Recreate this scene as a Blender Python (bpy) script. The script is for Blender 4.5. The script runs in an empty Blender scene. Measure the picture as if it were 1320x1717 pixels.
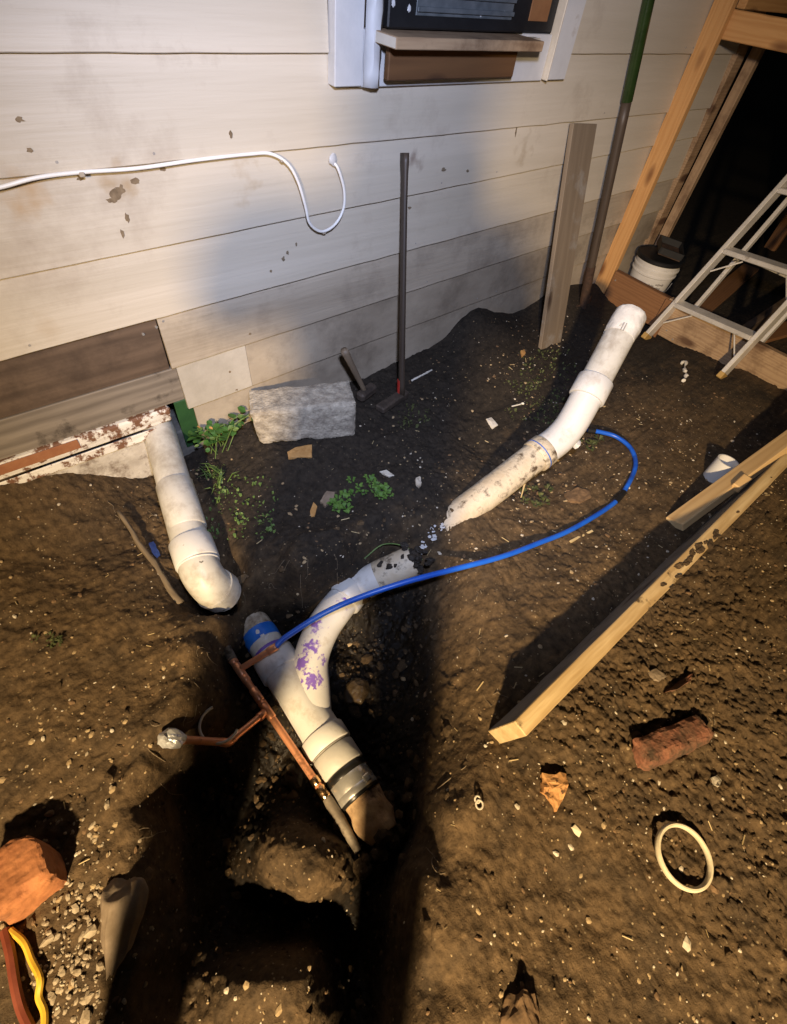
import bpy, bmesh, math, random
import numpy as np
from mathutils import Vector, Matrix, noise as mnoise

random.seed(7); rng = np.random.default_rng(11)
scene = bpy.context.scene
COL = scene.collection

# ------------------------------------------------------------------ camera
IMW, IMH, FPX = 1320.0, 1717.0, 814.515
CAM = np.array([0.0, 0.0, 1.30])
R = np.array([[0.7790989, -0.4296254, 0.45653797],
              [-0.61873678, -0.64412306, 0.44974467],
              [0.1008449, -0.63287241, -0.76766061]])      # rows: world X (along wall), Y (into wall), Z up
cam_data = bpy.data.cameras.new('camera')
cam = bpy.data.objects.new('camera', cam_data); COL.objects.link(cam)
cam_data.sensor_fit = 'HORIZONTAL'; cam_data.sensor_width = 36.0
cam_data.lens = FPX / IMW * 36.0
cam_data.clip_start = 0.01; cam_data.clip_end = 500
mw = Matrix.Identity(4)
for i in range(3):
    mw[i][0] = R[i][0]; mw[i][1] = -R[i][1]; mw[i][2] = -R[i][2]; mw[i][3] = CAM[i]
cam.matrix_world = mw
scene.camera = cam

# ------------------------------------------------------------------ night sky, work lamp and added cool fill
world = bpy.data.worlds.new('World'); scene.world = world; world.use_nodes = True
wn = world.node_tree
bg = wn.nodes['Background']
sky = wn.nodes.new('ShaderNodeTexSky'); sky.sky_type = 'NISHITA'; sky.sun_disc = False
sky.sun_elevation = math.radians(8); sky.sun_rotation = math.radians(200)
wn.links.new(sky.outputs[0], bg.inputs['Color']); bg.inputs['Strength'].default_value = 0.0035

def aim(o, target):
    d = Vector(target) - o.location
    o.rotation_euler = d.to_track_quat('-Z', 'Y').to_euler()

def spot(name, loc, target, watts, color, angle, blend, radius):
    l = bpy.data.lights.new(name, 'SPOT'); l.energy = watts; l.color = color
    l.spot_size = math.radians(angle); l.spot_blend = blend; l.shadow_soft_size = radius
    o = bpy.data.objects.new(name, l); COL.objects.link(o); o.location = loc; aim(o, target)
    return o

KEY = (-1.62, -1.50, 1.90)
key_lamp = spot('work_lamp_beam', KEY, (0.24, -0.22, 0.0), 1150, (1.0, 0.73, 0.40), 81, 1.0, 0.07)
FILL_POS = (0.10, 0.02, 1.58)
cool_fill = spot('cool_fill_beam', FILL_POS, (1.28, 1.42, 0.38), 182, (0.63, 0.71, 1.0), 94, 1.0, 0.05)  # added cool fill light near the camera, no lamp body behind it

scene.view_settings.view_transform = 'Standard'
scene.view_settings.look = 'None'
scene.view_settings.exposure = 0.0
scene.view_settings.gamma = 1.0
scene.view_settings.use_curve_mapping = False
scene.cycles.max_bounces = 5
scene.cycles.use_denoising = True

# ------------------------------------------------------------------ sight lines of the photograph
WALL_Y = 1.436
def ray(p):
    d = np.array([p[0] - IMW / 2, p[1] - IMH / 2, FPX]); return R @ d
def G(p, z=0.0):
    d = ray(p); return d * ((z - CAM[2]) / d[2]) + CAM
def W(p, y=WALL_Y):
    d = ray(p); return d * (y / d[1]) + CAM
def XP(p, x):
    d = ray(p); return d * (x / d[0]) + CAM

# ------------------------------------------------------------------ ground relief
ctrl = []
def C(px, py, z): q = G((px, py), z); ctrl.append((q[0], q[1], z))
def Cw(x, y, z): ctrl.append((x, y, z))
# line where soil meets the wall
for x, z in ((-.6, .12), (-.35, .12), (-.2, .112), (-.10, .085), (0.0, .02), (.08, -.04), (.14, -.075), (.25, -.08), (0.42, -.03), (0.6, 0.01), (0.98, 0.045), (1.10, 0.0), (1.24, 0.015), (1.45, .024), (1.62, .052), (1.77, .15), (1.96, .09), (2.2, .054), (2.47, .11), (2.8, .06)):
    Cw(x, 1.42, z)
for p in (
          (0, 1000, .02), (100, 930, -.02), (200, 900, -.06), (0, 1300, 0), (150, 1100, 0), (240, 1050, -.01), (100, 1250, .012), (170, 1350, .01), (210, 1150, 0), (252, 1180, 0), (200, 1120, -.005), (185, 1230, .005), (265, 1110, -.01), (130, 1180, .008), (215, 1280, 0), (480, 885, 0), (540, 890, 0), (420, 880, -.01), (470, 935, -.005), (300, 1065, -.01), (845, 1330, .012), (790, 1400, .012), (190, 1480, .005), (185, 1400, .005), (480, 1115, -.27),
          (60, 1500, 0), (200, 1560, 0), (60, 1700, 0), (180, 1700, 0), (150, 1450, .005), (290, 1120, 0),
          (230, 860, -.07), (370, 830, -.03), (400, 920, -.02), (300, 830, -.075), (325, 920, -.09), (270, 960, -.05), (365, 985, -.15), (350, 1012, -.15), (385, 1005, -.14), (280, 1020, -.03),
          # left lip of the trench
          (372, 1040, -.03), (345, 1090, -.01), (330, 1165, -.01), (295, 1225, 0), (255, 1290, 0), (240, 1390, 0), (262, 1480, -.02), (255, 1600, -.03), (230, 1717, -.03),
          # upper end
          (420, 985, -.02), (500, 970, -.005), (560, 945, 0), (620, 915, 0), (430, 1020, -.14), (500, 1030, -.19), (560, 985, -.12),
          # floor round the fittings
          (400, 1130, -.26), (430, 1230, -.28), (480, 1330, -.28), (590, 1130, -.27), (610, 1210, -.29), (650, 1300, -.29), (665, 1390, -.27), (560, 1085, -.27),
          (640, 1040, -.26), (660, 1150, -.28), (560, 1380, -.27), (615, 1380, -.27), (480, 1180, -.27),
          # pit at the left
          (330, 1330, -.30), (380, 1430, -.31), (395, 1300, -.29), (330, 1470, -.24), (340, 1560, -.2), (310, 1640, -.14), (290, 1717, -.12),
          # crumbly mound and ledge
          (445, 1400, -.14), (500, 1390, -.10), (560, 1410, -.12), (450, 1460, -.11), (510, 1450, -.055), (555, 1480, -.10), (500, 1495, -.085),
          (480, 1545, -.30), (430, 1530, -.30), (550, 1545, -.29),
          (380, 1640, -.08), (450, 1620, -.05), (520, 1620, -.07), (400, 1700, -.05), (520, 1700, -.05), (460, 1690, -.03),
          # right channel
          (640, 1460, -.25), (630, 1560, -.24), (620, 1650, -.22), (610, 1717, -.2),
          # right lip
          (705, 1470, 0), (698, 1600, 0), (695, 1717, 0), (748, 1360, 0), (795, 1265, 0), (822, 1150, 0), (815, 1010, 0), (790, 930, 0),
          (750, 1470, .012), (745, 1650, .012), (840, 1260, .01), (870, 1140, .008), (860, 1000, .005), (850, 900, 0),
          (735, 1090, -.13), (735, 1200, -.13), (700, 1310, -.17), (740, 1000, -.10), (700, 970, -.14),
          (705, 905, -.01), (735, 890, .0), (700, 940, -.09), (650, 900, 0),
          # yard
          (900, 900, 0), (1000, 800, 0), (1100, 700, .0), (950, 650, .0), (800, 800, 0), (600, 850, 0), (500, 800, -.01), (700, 700, .01), (450, 880, -.01),
          (800, 620, .03), (900, 800, -.02), (960, 830, -.01), (1060, 650, 0), (1180, 700, .01),
          (1100, 1050, .02), (1250, 900, .03), (1200, 1150, .03), (1290, 1400, .02), (1000, 1350, .01), (900, 1500, .01), (1250, 1650, .01), (1000, 1650, .0), (1300, 1150, .03), (950, 1200, .02)):
    C(*p)
for x, y, z in ((2.83, 1.3, .02), (2.85, 1.0, -.03), (2.85, .63, .016), (2.85, .26, .04), (2.95, .0, .04), (3.3, 1.2, 0), (3.5, .6, 0), (4.2, 1.0, 0), (4.2, 0, .02), (3.2, -1, 0),
                (-1, 1.3, .10), (-1, .4, 0), (-1.2, -.8, 0), (-.4, -.4, -.01), (.2, -.9, 0), (1, -1.3, 0), (2, -1.2, 0), (-2, 1.3, .08), (-2.2, -2.2, 0), (0, -2.4, 0), (2.2, -2.4, 0), (4.4, -2.4, 0), (5, 1.4, 0), (5.2, -1, 0), (-2.8, 0, 0)):
    Cw(x, y, z)
ctrl = np.array(ctrl)
def tps(r2): return np.where(r2 > 1e-12, 0.5 * r2 * np.log(np.maximum(r2, 1e-12)), 0)
n = len(ctrl)
K = tps(((ctrl[:, None, :2] - ctrl[None, :, :2]) ** 2).sum(-1)) + 2e-4 * np.eye(n)
A = np.zeros((n + 3, n + 3)); A[:n, :n] = K; A[:n, n] = 1; A[:n, n + 1:] = ctrl[:, :2]; A[n:, :n] = A[:n, n:].T
coef = np.linalg.solve(A, np.r_[ctrl[:, 2], 0, 0, 0])

_q = G((372, 1018), -.16); CARVE = [(_q[0], _q[1], .085, .11)] + [(*G(p, -.10)[:2], .06, .055) for p in ((610, 950), (640, 940), (668, 930))]
def smooth(x, y):
    out = np.full(x.shape, coef[n]) + coef[n + 1] * x + coef[n + 2] * y
    for i in range(n):
        out += coef[i] * tps((x - ctrl[i, 0]) ** 2 + (y - ctrl[i, 1]) ** 2)
    d = np.maximum(np.maximum(-2.4 - x, x - 4.6), np.maximum(-2.2 - y, 0))
    f = np.clip(1 - np.maximum(d, 0) / 0.8, 0, 1)
    for cx, cy, cr, cd in CARVE: out -= cd * np.exp(-((x - cx) ** 2 + (y - cy) ** 2) / cr ** 2)
    top = np.where((y < 1.05) & (x > 0.05), .04, .25); out = np.minimum(out, top)
    return np.clip(out, -.32, .25) * f

def lattice(s):
    return np.random.default_rng(s).random((256, 256))
LAT = [lattice(s) for s in range(8)]
def vnoise(x, y, k=0):
    xi = np.floor(x).astype(int); yi = np.floor(y).astype(int); fx = x - xi; fy = y - yi
    fx = fx * fx * (3 - 2 * fx); fy = fy * fy * (3 - 2 * fy); T = LAT[k]
    a = T[xi & 255, yi & 255]; b = T[(xi + 1) & 255, yi & 255]; c = T[xi & 255, (yi + 1) & 255]; d = T[(xi + 1) & 255, (yi + 1) & 255]
    return (a * (1 - fx) + b * fx) * (1 - fy) + (c * (1 - fx) + d * fx) * fy - .5
def worley(x, y, k=0):
    xi = np.floor(x).astype(int); yi = np.floor(y).astype(int); best = np.full(x.shape, 9.0); h = np.zeros(x.shape)
    for dx in (-1, 0, 1):
        for dy in (-1, 0, 1):
            cx = xi + dx; cy = yi + dy
            px = cx + LAT[k][cx & 255, cy & 255]; py = cy + LAT[(k + 1) % 8][cx & 255, cy & 255]
            d = (x - px) ** 2 + (y - py) ** 2
            m = d < best; best = np.where(m, d, best); h = np.where(m, LAT[(k + 2) % 8][cx & 255, cy & 255], h)
    return np.sqrt(best), h
def sstep(a, b, x):
    t = np.clip((x - a) / (b - a), 0, 1); return t * t * (3 - 2 * t)

def clumpiness(x, y, z):
    dug = sstep(-.03, -.12, z)                                   # inside the trench
    heap = sstep(.45, .8, x) * sstep(.05, -.02, y) * sstep(-1.2, -.9, y)   # turned soil on the right of the plank
    return np.clip(.35 + .75 * dug + .8 * heap, 0, 1.3)
def relief(x, y, z):
    cl = clumpiness(x, y, z)
    w1, h1 = worley(x * 28 + 2 * vnoise(x * 15, y * 15, 5), y * 28 + 2 * vnoise(x * 15, y * 15, 6), 1)
    w2, h2 = worley(x * 70 + 1.2 * vnoise(x * 40, y * 40, 2), y * 70, 3)
    out = .022 * vnoise(x * 7, y * 7, 0) + .012 * vnoise(x * 19, y * 19, 1) + .006 * vnoise(x * 47, y * 47, 2) + .004 * vnoise(x * 110, y * 110, 3)
    out += cl * (.012 * (h1 - .5) * np.clip(1.25 - w1 * 1.4, 0, 1) + .010 * (h2 - .35) * np.clip(1.2 - w2 * 1.5, 0, 1) + .006 * vnoise(x * 160, y * 160, 4) + .004 * vnoise(x * 260, y * 260, 5))
    return out

def axis(lo, f0, f1, hi, fine, grow=1.12):
    mid = list(np.arange(f0, f1, fine)); s = fine; v = f1
    while v < hi: mid.append(v); s = min(s * grow, 2.0); v += s
    s = fine; v = f0 - fine; left = []
    while v > lo: left.append(v); s = min(s * grow, 2.0); v -= s
    return np.array(left[::-1] + mid)
xs = axis(-40, -.70, 1.25, 60, .0042, 1.045)
ys = axis(-40, -.85, 1.53, 1.56, .0042, 1.06)
# beyond the wall line the ground is carried on behind the house
ys = np.concatenate([ys, [1.7, 2.2, 3.5, 6, 12, 25, 45]])
XX, YY = np.meshgrid(xs, ys, indexing='ij')
ZS = smooth(XX, YY)
fadef = np.clip(1 - (np.maximum(np.abs(XX - .8) - 3.6, 0)) / 3, 0, 1)
ZZ = ZS + relief(XX, YY, ZS) * fadef
def ground_z(x, y):
    i = int(np.clip(np.searchsorted(xs, x) - 1, 0, len(xs) - 2)); j = int(np.clip(np.searchsorted(ys, y) - 1, 0, len(ys) - 2))
    fx = (x - xs[i]) / (xs[i + 1] - xs[i]); fy = (y - ys[j]) / (ys[j + 1] - ys[j])
    return float((ZZ[i, j] * (1 - fx) + ZZ[i + 1, j] * fx) * (1 - fy) + (ZZ[i, j + 1] * (1 - fx) + ZZ[i + 1, j + 1] * fx) * fy)
def S(px, py):
    """the point of the soil seen at a place of the photograph"""
    d = ray((px, py)); d = d / np.linalg.norm(d); t0 = .8
    while t0 < 9:
        q = CAM + d * t0
        if q[2] < ground_z(q[0], q[1]): break
        t0 += .006
    return CAM + d * (t0 - .003)

# ------------------------------------------------------------------ materials
def nodes_of(m): return m.node_tree.nodes, m.node_tree.links
def M(name, c1, c2, scale=12, rough=.7, rough2=None, bump=.25, bscale=80, stretch=(1, 1, 1), metal=0, obj=False, blots=(), detail=6, ramp=(.35, .65), dirt=None, spec=.5, ior=None, coat=0):
    m = bpy.data.materials.new(name); m.use_nodes = True
    N, L = nodes_of(m); b = N['Principled BSDF']
    if obj:
        t = N.new('ShaderNodeTexCoord'); src = t.outputs['Object']
    else:
        t = N.new('ShaderNodeNewGeometry'); src = t.outputs['Position']
    mp = N.new('ShaderNodeMapping'); mp.inputs['Scale'].default_value = stretch; L.new(src, mp.inputs['Vector'])
    nz = N.new('ShaderNodeTexNoise'); nz.inputs['Scale'].default_value = scale; nz.inputs['Detail'].default_value = detail; nz.inputs['Roughness'].default_value = .62
    L.new(mp.outputs[0], nz.inputs['Vector'])
    rp = N.new('ShaderNodeMapRange'); rp.inputs[1].default_value = ramp[0]; rp.inputs[2].default_value = ramp[1]; L.new(nz.outputs[0], rp.inputs[0])
    mx = N.new('ShaderNodeMix'); mx.data_type = 'RGBA'; mx.inputs[6].default_value = (*c1, 1); mx.inputs[7].default_value = (*c2, 1); L.new(rp.outputs[0], mx.inputs[0])
    col = mx.outputs[2]
    def layer(color, fac):
        nonlocal col
        k = N.new('ShaderNodeMix'); k.data_type = 'RGBA'; k.inputs[7].default_value = (*color, 1); L.new(col, k.inputs[6]); L.new(fac, k.inputs[0]); col = k.outputs[2]
    if dirt:                                          # (colour, noise scale, threshold low, high)
        d = N.new('ShaderNodeTexNoise'); d.inputs['Scale'].default_value = dirt[1]; d.inputs['Detail'].default_value = 8; d.inputs['Roughness'].default_value = .7; L.new(src, d.inputs['Vector'])
        r = N.new('ShaderNodeMapRange'); r.inputs[1].default_value = dirt[2]; r.inputs[2].default_value = dirt[3]; L.new(d.outputs[0], r.inputs[0]); layer(dirt[0], r.outputs[0])
    for (ctr, rad, color, sc, th, *soft) in blots:           # a mark with a shape of its own round a point
        vd = N.new('ShaderNodeVectorMath'); vd.operation = 'DISTANCE'; L.new(src, vd.inputs[0]); vd.inputs[1].default_value = ctr
        fr = N.new('ShaderNodeMapRange'); fr.inputs[1].default_value = rad; fr.inputs[2].default_value = 0; fr.inputs[3].default_value = -.35; fr.inputs[4].default_value = .3; L.new(vd.outputs['Value'], fr.inputs[0])
        d = N.new('ShaderNodeTexNoise'); d.inputs['Scale'].default_value = sc; d.inputs['Detail'].default_value = 4; L.new(src, d.inputs['Vector'])
        ad = N.new('ShaderNodeMath'); ad.operation = 'ADD'; L.new(fr.outputs[0], ad.inputs[0]); L.new(d.outputs[0], ad.inputs[1])
        r = N.new('ShaderNodeMapRange'); r.inputs[1].default_value = th; r.inputs[2].default_value = th + (soft[0] if soft else .05); L.new(ad.outputs[0], r.inputs[0]); layer(color, r.outputs[0])
    L.new(col, b.inputs['Base Color'])
    b.inputs['Roughness'].default_value = rough; b.inputs['Metallic'].default_value = metal
    b.inputs['Specular IOR Level'].default_value = spec; b.inputs['Coat Weight'].default_value = coat
    if rough2 is not None:
        rr = N.new('ShaderNodeMapRange'); rr.inputs[3].default_value = rough; rr.inputs[4].default_value = rough2; L.new(nz.outputs[0], rr.inputs[0]); L.new(rr.outputs[0], b.inputs['Roughness'])
    if bump:
        bn = N.new('ShaderNodeTexNoise'); bn.inputs['Scale'].default_value = bscale; bn.inputs['Detail'].default_value = 5; L.new(mp.outputs[0], bn.inputs['Vector'])
        bp = N.new('ShaderNodeBump'); bp.inputs['Strength'].default_value = bump; bp.inputs['Distance'].default_value = .004; L.new(bn.outputs[0], bp.inputs['Height']); L.new(bp.outputs[0], b.inputs['Normal'])
    return m

def wood(name, c1, c2, rough=.75, bump=.35, ring=26, dirt=None, knots=True, distort=5, mixf=.55):
    """grain runs along the object's own X axis"""
    m = bpy.data.materials.new(name); m.use_nodes = True
    N, L = nodes_of(m); b = N['Principled BSDF']
    t = N.new('ShaderNodeTexCoord'); src = t.outputs['Object']
    mp = N.new('ShaderNodeMapping'); mp.inputs['Scale'].default_value = (.09, 1, 1); L.new(src, mp.inputs[0])
    wv = N.new('ShaderNodeTexWave'); wv.wave_type = 'RINGS'; wv.rings_direction = 'X'; wv.inputs['Scale'].default_value = ring; wv.inputs['Distortion'].default_value = distort; wv.inputs['Detail'].default_value = 3; wv.inputs['Detail Scale'].default_value = 2.2
    L.new(mp.outputs[0], wv.inputs['Vector'])
    nz = N.new('ShaderNodeTexNoise'); nz.inputs['Scale'].default_value = 60; nz.inputs['Detail'].default_value = 8; L.new(mp.outputs[0], nz.inputs['Vector'])
    ad = N.new('ShaderNodeMix'); ad.data_type = 'FLOAT'; ad.inputs[0].default_value = mixf; L.new(wv.outputs[1], ad.inputs[2]); L.new(nz.outputs[0], ad.inputs[3])
    mx = N.new('ShaderNodeMix'); mx.data_type = 'RGBA'; mx.inputs[6].default_value = (*c1, 1); mx.inputs[7].default_value = (*c2, 1); L.new(ad.outputs[0], mx.inputs[0]); col = mx.outputs[2]
    if knots:
        m2 = N.new('ShaderNodeMapping'); m2.inputs['Scale'].default_value = (3.5, 9, 9); L.new(src, m2.inputs[0])
        vo = N.new('ShaderNodeTexVoronoi'); vo.inputs['Scale'].default_value = 1.0; L.new(m2.outputs[0], vo.inputs['Vector'])
        r = N.new('ShaderNodeMapRange'); r.inputs[1].default_value = .25; r.inputs[2].default_value = .13; L.new(vo.outputs['Distance'], r.inputs[0])
        k = N.new('ShaderNodeMix'); k.data_type = 'RGBA'; k.inputs[7].default_value = (c1[0] * .35, c1[1] * .28, c1[2] * .25, 1); L.new(col, k.inputs[6]); L.new(r.outputs[0], k.inputs[0]); col = k.outputs[2]
    if dirt:
        d = N.new('ShaderNodeTexNoise'); d.inputs['Scale'].default_value = dirt[1]; d.inputs['Detail'].default_value = 8; d.inputs['Roughness'].default_value = .7; L.new(src, d.inputs['Vector'])
        r = N.new('ShaderNodeMapRange'); r.inputs[1].default_value = dirt[2]; r.inputs[2].default_value = dirt[3]; L.new(d.outputs[0], r.inputs[0])
        k = N.new('ShaderNodeMix'); k.data_type = 'RGBA'; k.inputs[7].default_value = (*dirt[0], 1); L.new(col, k.inputs[6]); L.new(r.outputs[0], k.inputs[0]); col = k.outputs[2]
    L.new(col, b.inputs['Base Color']); b.inputs['Roughness'].default_value = rough
    bp = N.new('ShaderNodeBump'); bp.inputs['Strength'].default_value = bump; bp.inputs['Distance'].default_value = .002; L.new(ad.outputs[0], bp.inputs['Height']); L.new(bp.outputs[0], b.inputs['Normal'])
    return m

def soil_material():
    m = bpy.data.materials.new('soil'); m.use_nodes = True
    N, L = nodes_of(m); b = N['Principled BSDF']
    g = N.new('ShaderNodeNewGeometry'); src = g.outputs['Position']
    at = N.new('ShaderNodeAttribute'); at.attribute_name = 'dryness'
    aw = N.new('ShaderNodeAttribute'); aw.attribute_name = 'wet_and_shade'
    def nz(sc, det=7, ro=.65):
        k = N.new('ShaderNodeTexNoise'); k.inputs['Scale'].default_value = sc; k.inputs['Detail'].default_value = det; k.inputs['Roughness'].default_value = ro; L.new(src, k.inputs['Vector']); return k.outputs[0]
    def mr(v, a, c, o0=0., o1=1.):
        k = N.new('ShaderNodeMapRange'); k.inputs[1].default_value = a; k.inputs[2].default_value = c; k.inputs[3].default_value = o0; k.inputs[4].default_value = o1; L.new(v, k.inputs[0]); return k.outputs[0]
    def mix(f, c1, c2):
        k = N.new('ShaderNodeMix'); k.data_type = 'RGBA'
        L.new(f, k.inputs[0])
        for idx, c in ((6, c1), (7, c2)):
            if isinstance(c, tuple): k.inputs[idx].default_value = (*c, 1)
            else: L.new(c, k.inputs[idx])
        return k.outputs[2]
    big = nz(9); mid = nz(45); fine = nz(190, 5)
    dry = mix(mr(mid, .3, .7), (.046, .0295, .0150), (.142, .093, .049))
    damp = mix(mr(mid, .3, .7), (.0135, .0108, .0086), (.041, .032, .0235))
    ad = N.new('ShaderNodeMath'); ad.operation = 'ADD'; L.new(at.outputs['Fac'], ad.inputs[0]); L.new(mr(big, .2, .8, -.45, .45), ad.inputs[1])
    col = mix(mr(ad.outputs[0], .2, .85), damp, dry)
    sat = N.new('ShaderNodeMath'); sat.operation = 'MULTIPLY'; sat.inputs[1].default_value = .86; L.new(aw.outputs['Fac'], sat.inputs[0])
    col = mix(sat.outputs[0], col, mix(mr(mid, .3, .7), (.0035, .0026, .0019), (.013, .0092, .006)))      # saturated mud, and painted leg shadow where the mask is widened
    # pale crumbs and grit
    vo = N.new('ShaderNodeTexVoronoi'); vo.inputs['Scale'].default_value = 150; L.new(src, vo.inputs['Vector'])
    sel = N.new('ShaderNodeSeparateColor'); L.new(vo.outputs['Color'], sel.inputs[0])
    grit = N.new('ShaderNodeMath'); grit.operation = 'MULTIPLY'; L.new(mr(vo.outputs['Distance'], .42, .30), grit.inputs[0]); L.new(mr(sel.outputs[0], .945, .965), grit.inputs[1])
    gr2 = N.new('ShaderNodeMath'); gr2.operation = 'MULTIPLY'; L.new(grit.outputs[0], gr2.inputs[0]); L.new(mr(at.outputs['Fac'], -.1, .9, .25, .8), gr2.inputs[1])
    col = mix(gr2.outputs[0], col, mix(sel.outputs[1], (.20, .14, .07), (.36, .29, .19)))
    L.new(col, b.inputs['Base Color'])
    rw = N.new('ShaderNodeMath'); rw.operation = 'MULTIPLY'; L.new(aw.outputs['Fac'], rw.inputs[0]); L.new(mr(nz(14), .35, .6), rw.inputs[1])
    L.new(mr(rw.outputs[0], 0, 1, .93, .22), b.inputs['Roughness'])
    b.inputs['Specular IOR Level'].default_value = .22
    bp = N.new('ShaderNodeBump'); bp.inputs['Strength'].default_value = .9; bp.inputs['Distance'].default_value = .006; L.new(mid, bp.inputs['Height'])
    bp2 = N.new('ShaderNodeBump'); bp2.inputs['Strength'].default_value = .8; bp2.inputs['Distance'].default_value = .0025; L.new(fine, bp2.inputs['Height']); L.new(bp.outputs[0], bp2.inputs['Normal'])
    L.new(bp2.outputs[0], b.inputs['Normal'])
    return m

SOIL = soil_material()
MUD = (.045, .03, .016)
STAINS = [(tuple(W((25, 345))), .17, (.40, .27, .14), 14, .58, .35), (tuple(W((215, 312))), .15, (.34, .24, .13), 16, .60, .3), (tuple(W((410, 305))), .16, (.40, .31, .20), 18, .64, .3), (tuple(W((90, 540))), .2, (.42, .33, .22), 10, .66, .4), (tuple(W((700, 270))), .14, (.30, .24, .19), 22, .64, .25), (tuple(W((880, 250))), .16, (.34, .27, .18), 20, .62, .3)]
m_siding = M('painted_siding', (.49, .435, .345), (.575, .515, .42), scale=5, rough=.55, bump=.42, bscale=55, stretch=(.07, 1, 1.4), dirt=((.36, .30, .23), 3.0, .56, .80), blots=STAINS)
m_siding_dirty = M('mud_splashed_siding', (.33, .275, .205), (.47, .405, .315), scale=4.5, rough=.7, bump=.6, bscale=70, stretch=(.09, 1, 1.2), dirt=((.20, .165, .125), 4.5, .50, .80))
m_siding_muddier = M('muddy_siding', (.25, .205, .15), (.39, .33, .25), scale=5, rough=.75, bump=.5, bscale=45, stretch=(.4, 1, .8), dirt=((.14, .11, .078), 5, .48, .78))
m_siding_new = M('fresh_siding_patch', (.37, .335, .275), (.45, .41, .345), scale=8, rough=.65, bump=.35, bscale=60)
m_trim = M('window_trim_paint', (.52, .52, .52), (.60, .595, .59), scale=9, rough=.5, bump=.2, bscale=40, dirt=((.35, .30, .24), 9, .62, .78))
m_black = M('black_plastic', (.008, .008, .009), (.014, .014, .015), rough=.45, bump=.05)
m_dark_in = M('dark_interior', (.004, .004, .004), (.007, .006, .006), rough=.9, bump=0)
m_grille = M('grey_metal_fins', (.10, .115, .125), (.16, .175, .185), scale=30, rough=.5, bump=.1, metal=.3)
m_cardboard = M('brown_panel', (.20, .085, .03), (.26, .12, .045), scale=14, rough=.8, bump=.1)
m_concrete = M('concrete', (.235, .205, .165), (.47, .42, .335), scale=34, rough=.92, bump=1.0, bscale=120, dirt=((.15, .12, .09), 12, .54, .80))
m_found = M('painted_foundation', (.42, .38, .33), (.60, .56, .50), scale=14, rough=.85, bump=.7, bscale=60, dirt=((.10, .055, .03), 11, .50, .66))
m_founddark = M('damp_foundation', (.10, .095, .085), (.18, .17, .15), scale=18, rough=.9, bump=.6, bscale=90)
m_sill = M('peeling_sill_paint', (.66, .62, .56), (.74, .71, .65), scale=20, rough=.7, bump=.6, bscale=70, stretch=(.25, 1, 1), dirt=((.16, .075, .04), 24, .50, .56))
m_orange = M('bare_red_primer', (.26, .10, .045), (.34, .15, .07), scale=14, rough=.8, bump=.3, dirt=((.6, .55, .48), 12, .62, .66))
m_green = M('green_paint', (.010, .045, .014), (.018, .07, .02), scale=12, rough=.6, bump=.3)
PVCD = ((.20, .15, .10), 13, .47, .86)
m_pvc = M('dirty_white_pvc', (.52, .50, .445), (.62, .60, .55), scale=9, rough=.42, bump=.12, bscale=30, dirt=PVCD)
m_pvc_clean = M('white_pvc', (.60, .59, .57), (.68, .67, .65), scale=7, rough=.38, bump=.06, bscale=30, dirt=((.30, .24, .17), 14, .52, .86))
m_pvc_old = M('mud_crusted_pvc', (.46, .375, .26), (.58, .515, .40), scale=13, rough=.6, bump=.6, bscale=60, dirt=((.075, .048, .026), 26, .52, .66))
m_pvc_grey = M('grey_pvc', (.42, .41, .38), (.52, .50, .46), scale=10, rough=.5, bump=.15, dirt=((.2, .15, .1), 20, .58, .72))
m_pvc_end = M('torn_pipe_end', (.22, .16, .10), (.56, .47, .35), scale=45, rough=.8, bump=.8, bscale=110)
m_wrap = M('crumpled_clear_plastic', (.62, .60, .56), (.78, .76, .72), scale=25, rough=.22, bump=.9, bscale=38, coat=.3)
m_blue = M('blue_pex', (.010, .085, .50), (.016, .12, .60), scale=10, rough=.35, bump=.05)
m_bluetape = M('blue_tape', (.012, .12, .52), (.03, .18, .60), scale=20, rough=.4, bump=.4, bscale=50)
m_bluetrace = M('blue_cement', (.05, .12, .40), (.10, .18, .5), scale=40, rough=.5, bump=.2)
m_purple = M('purple_primer', (.10, .05, .32), (.20, .12, .46), scale=20, rough=.5, bump=.1)
m_copper = M('copper', (.93, .44, .24), (.80, .34, .17), scale=18, rough=.28, rough2=.42, metal=.6, bump=.15, bscale=40, dirt=((.20, .08, .04), 26, .56, .72))
m_solder = M('solder_joint', (.88, .60, .32), (.6, .3, .14), scale=40, rough=.25, metal=1, bump=.6, bscale=90)
m_steelrod = M('tarnished_pipe', (.13, .105, .08), (.24, .20, .15), scale=24, rough=.7, metal=.3, bump=.5, dirt=(MUD, 20, .5, .65))
m_foil = M('crumpled_foil', (.72, .73, .75), (.84, .85, .86), scale=30, rough=.38, metal=.6, bump=.8, bscale=60)
m_rubber = M('black_rubber', (.010, .010, .010), (.018, .017, .016), rough=.28, bump=.15, bscale=30)
m_steel = M('steel_band', (.62, .60, .56), (.78, .76, .72), scale=18, rough=.25, metal=.7, bump=.2)
m_mudcake = M('caked_wet_mud', (.010, .0075, .0055), (.030, .022, .015), scale=40, rough=.75, bump=1, bscale=120)
m_clay = M('old_clay_pipe', (.34, .20, .10), (.56, .38, .21), scale=22, rough=.85, bump=.9, bscale=70, dirt=((.07, .04, .02), 18, .52, .66))
m_weathered = wood('weathered_wood', (.075, .060, .048), (.30, .255, .205), bump=.7, ring=12, mixf=.72, distort=3, dirt=((.03, .022, .017), 9, .56, .72))
m_sheath = wood('dark_sheathing', (.040, .025, .016), (.165, .112, .075), bump=.5, ring=8, mixf=.75, distort=3, dirt=((.03, .018, .012), 5, .46, .74))
m_pine = wood('new_pine', (.48, .235, .075), (.62, .345, .13), bump=.3)
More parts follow.
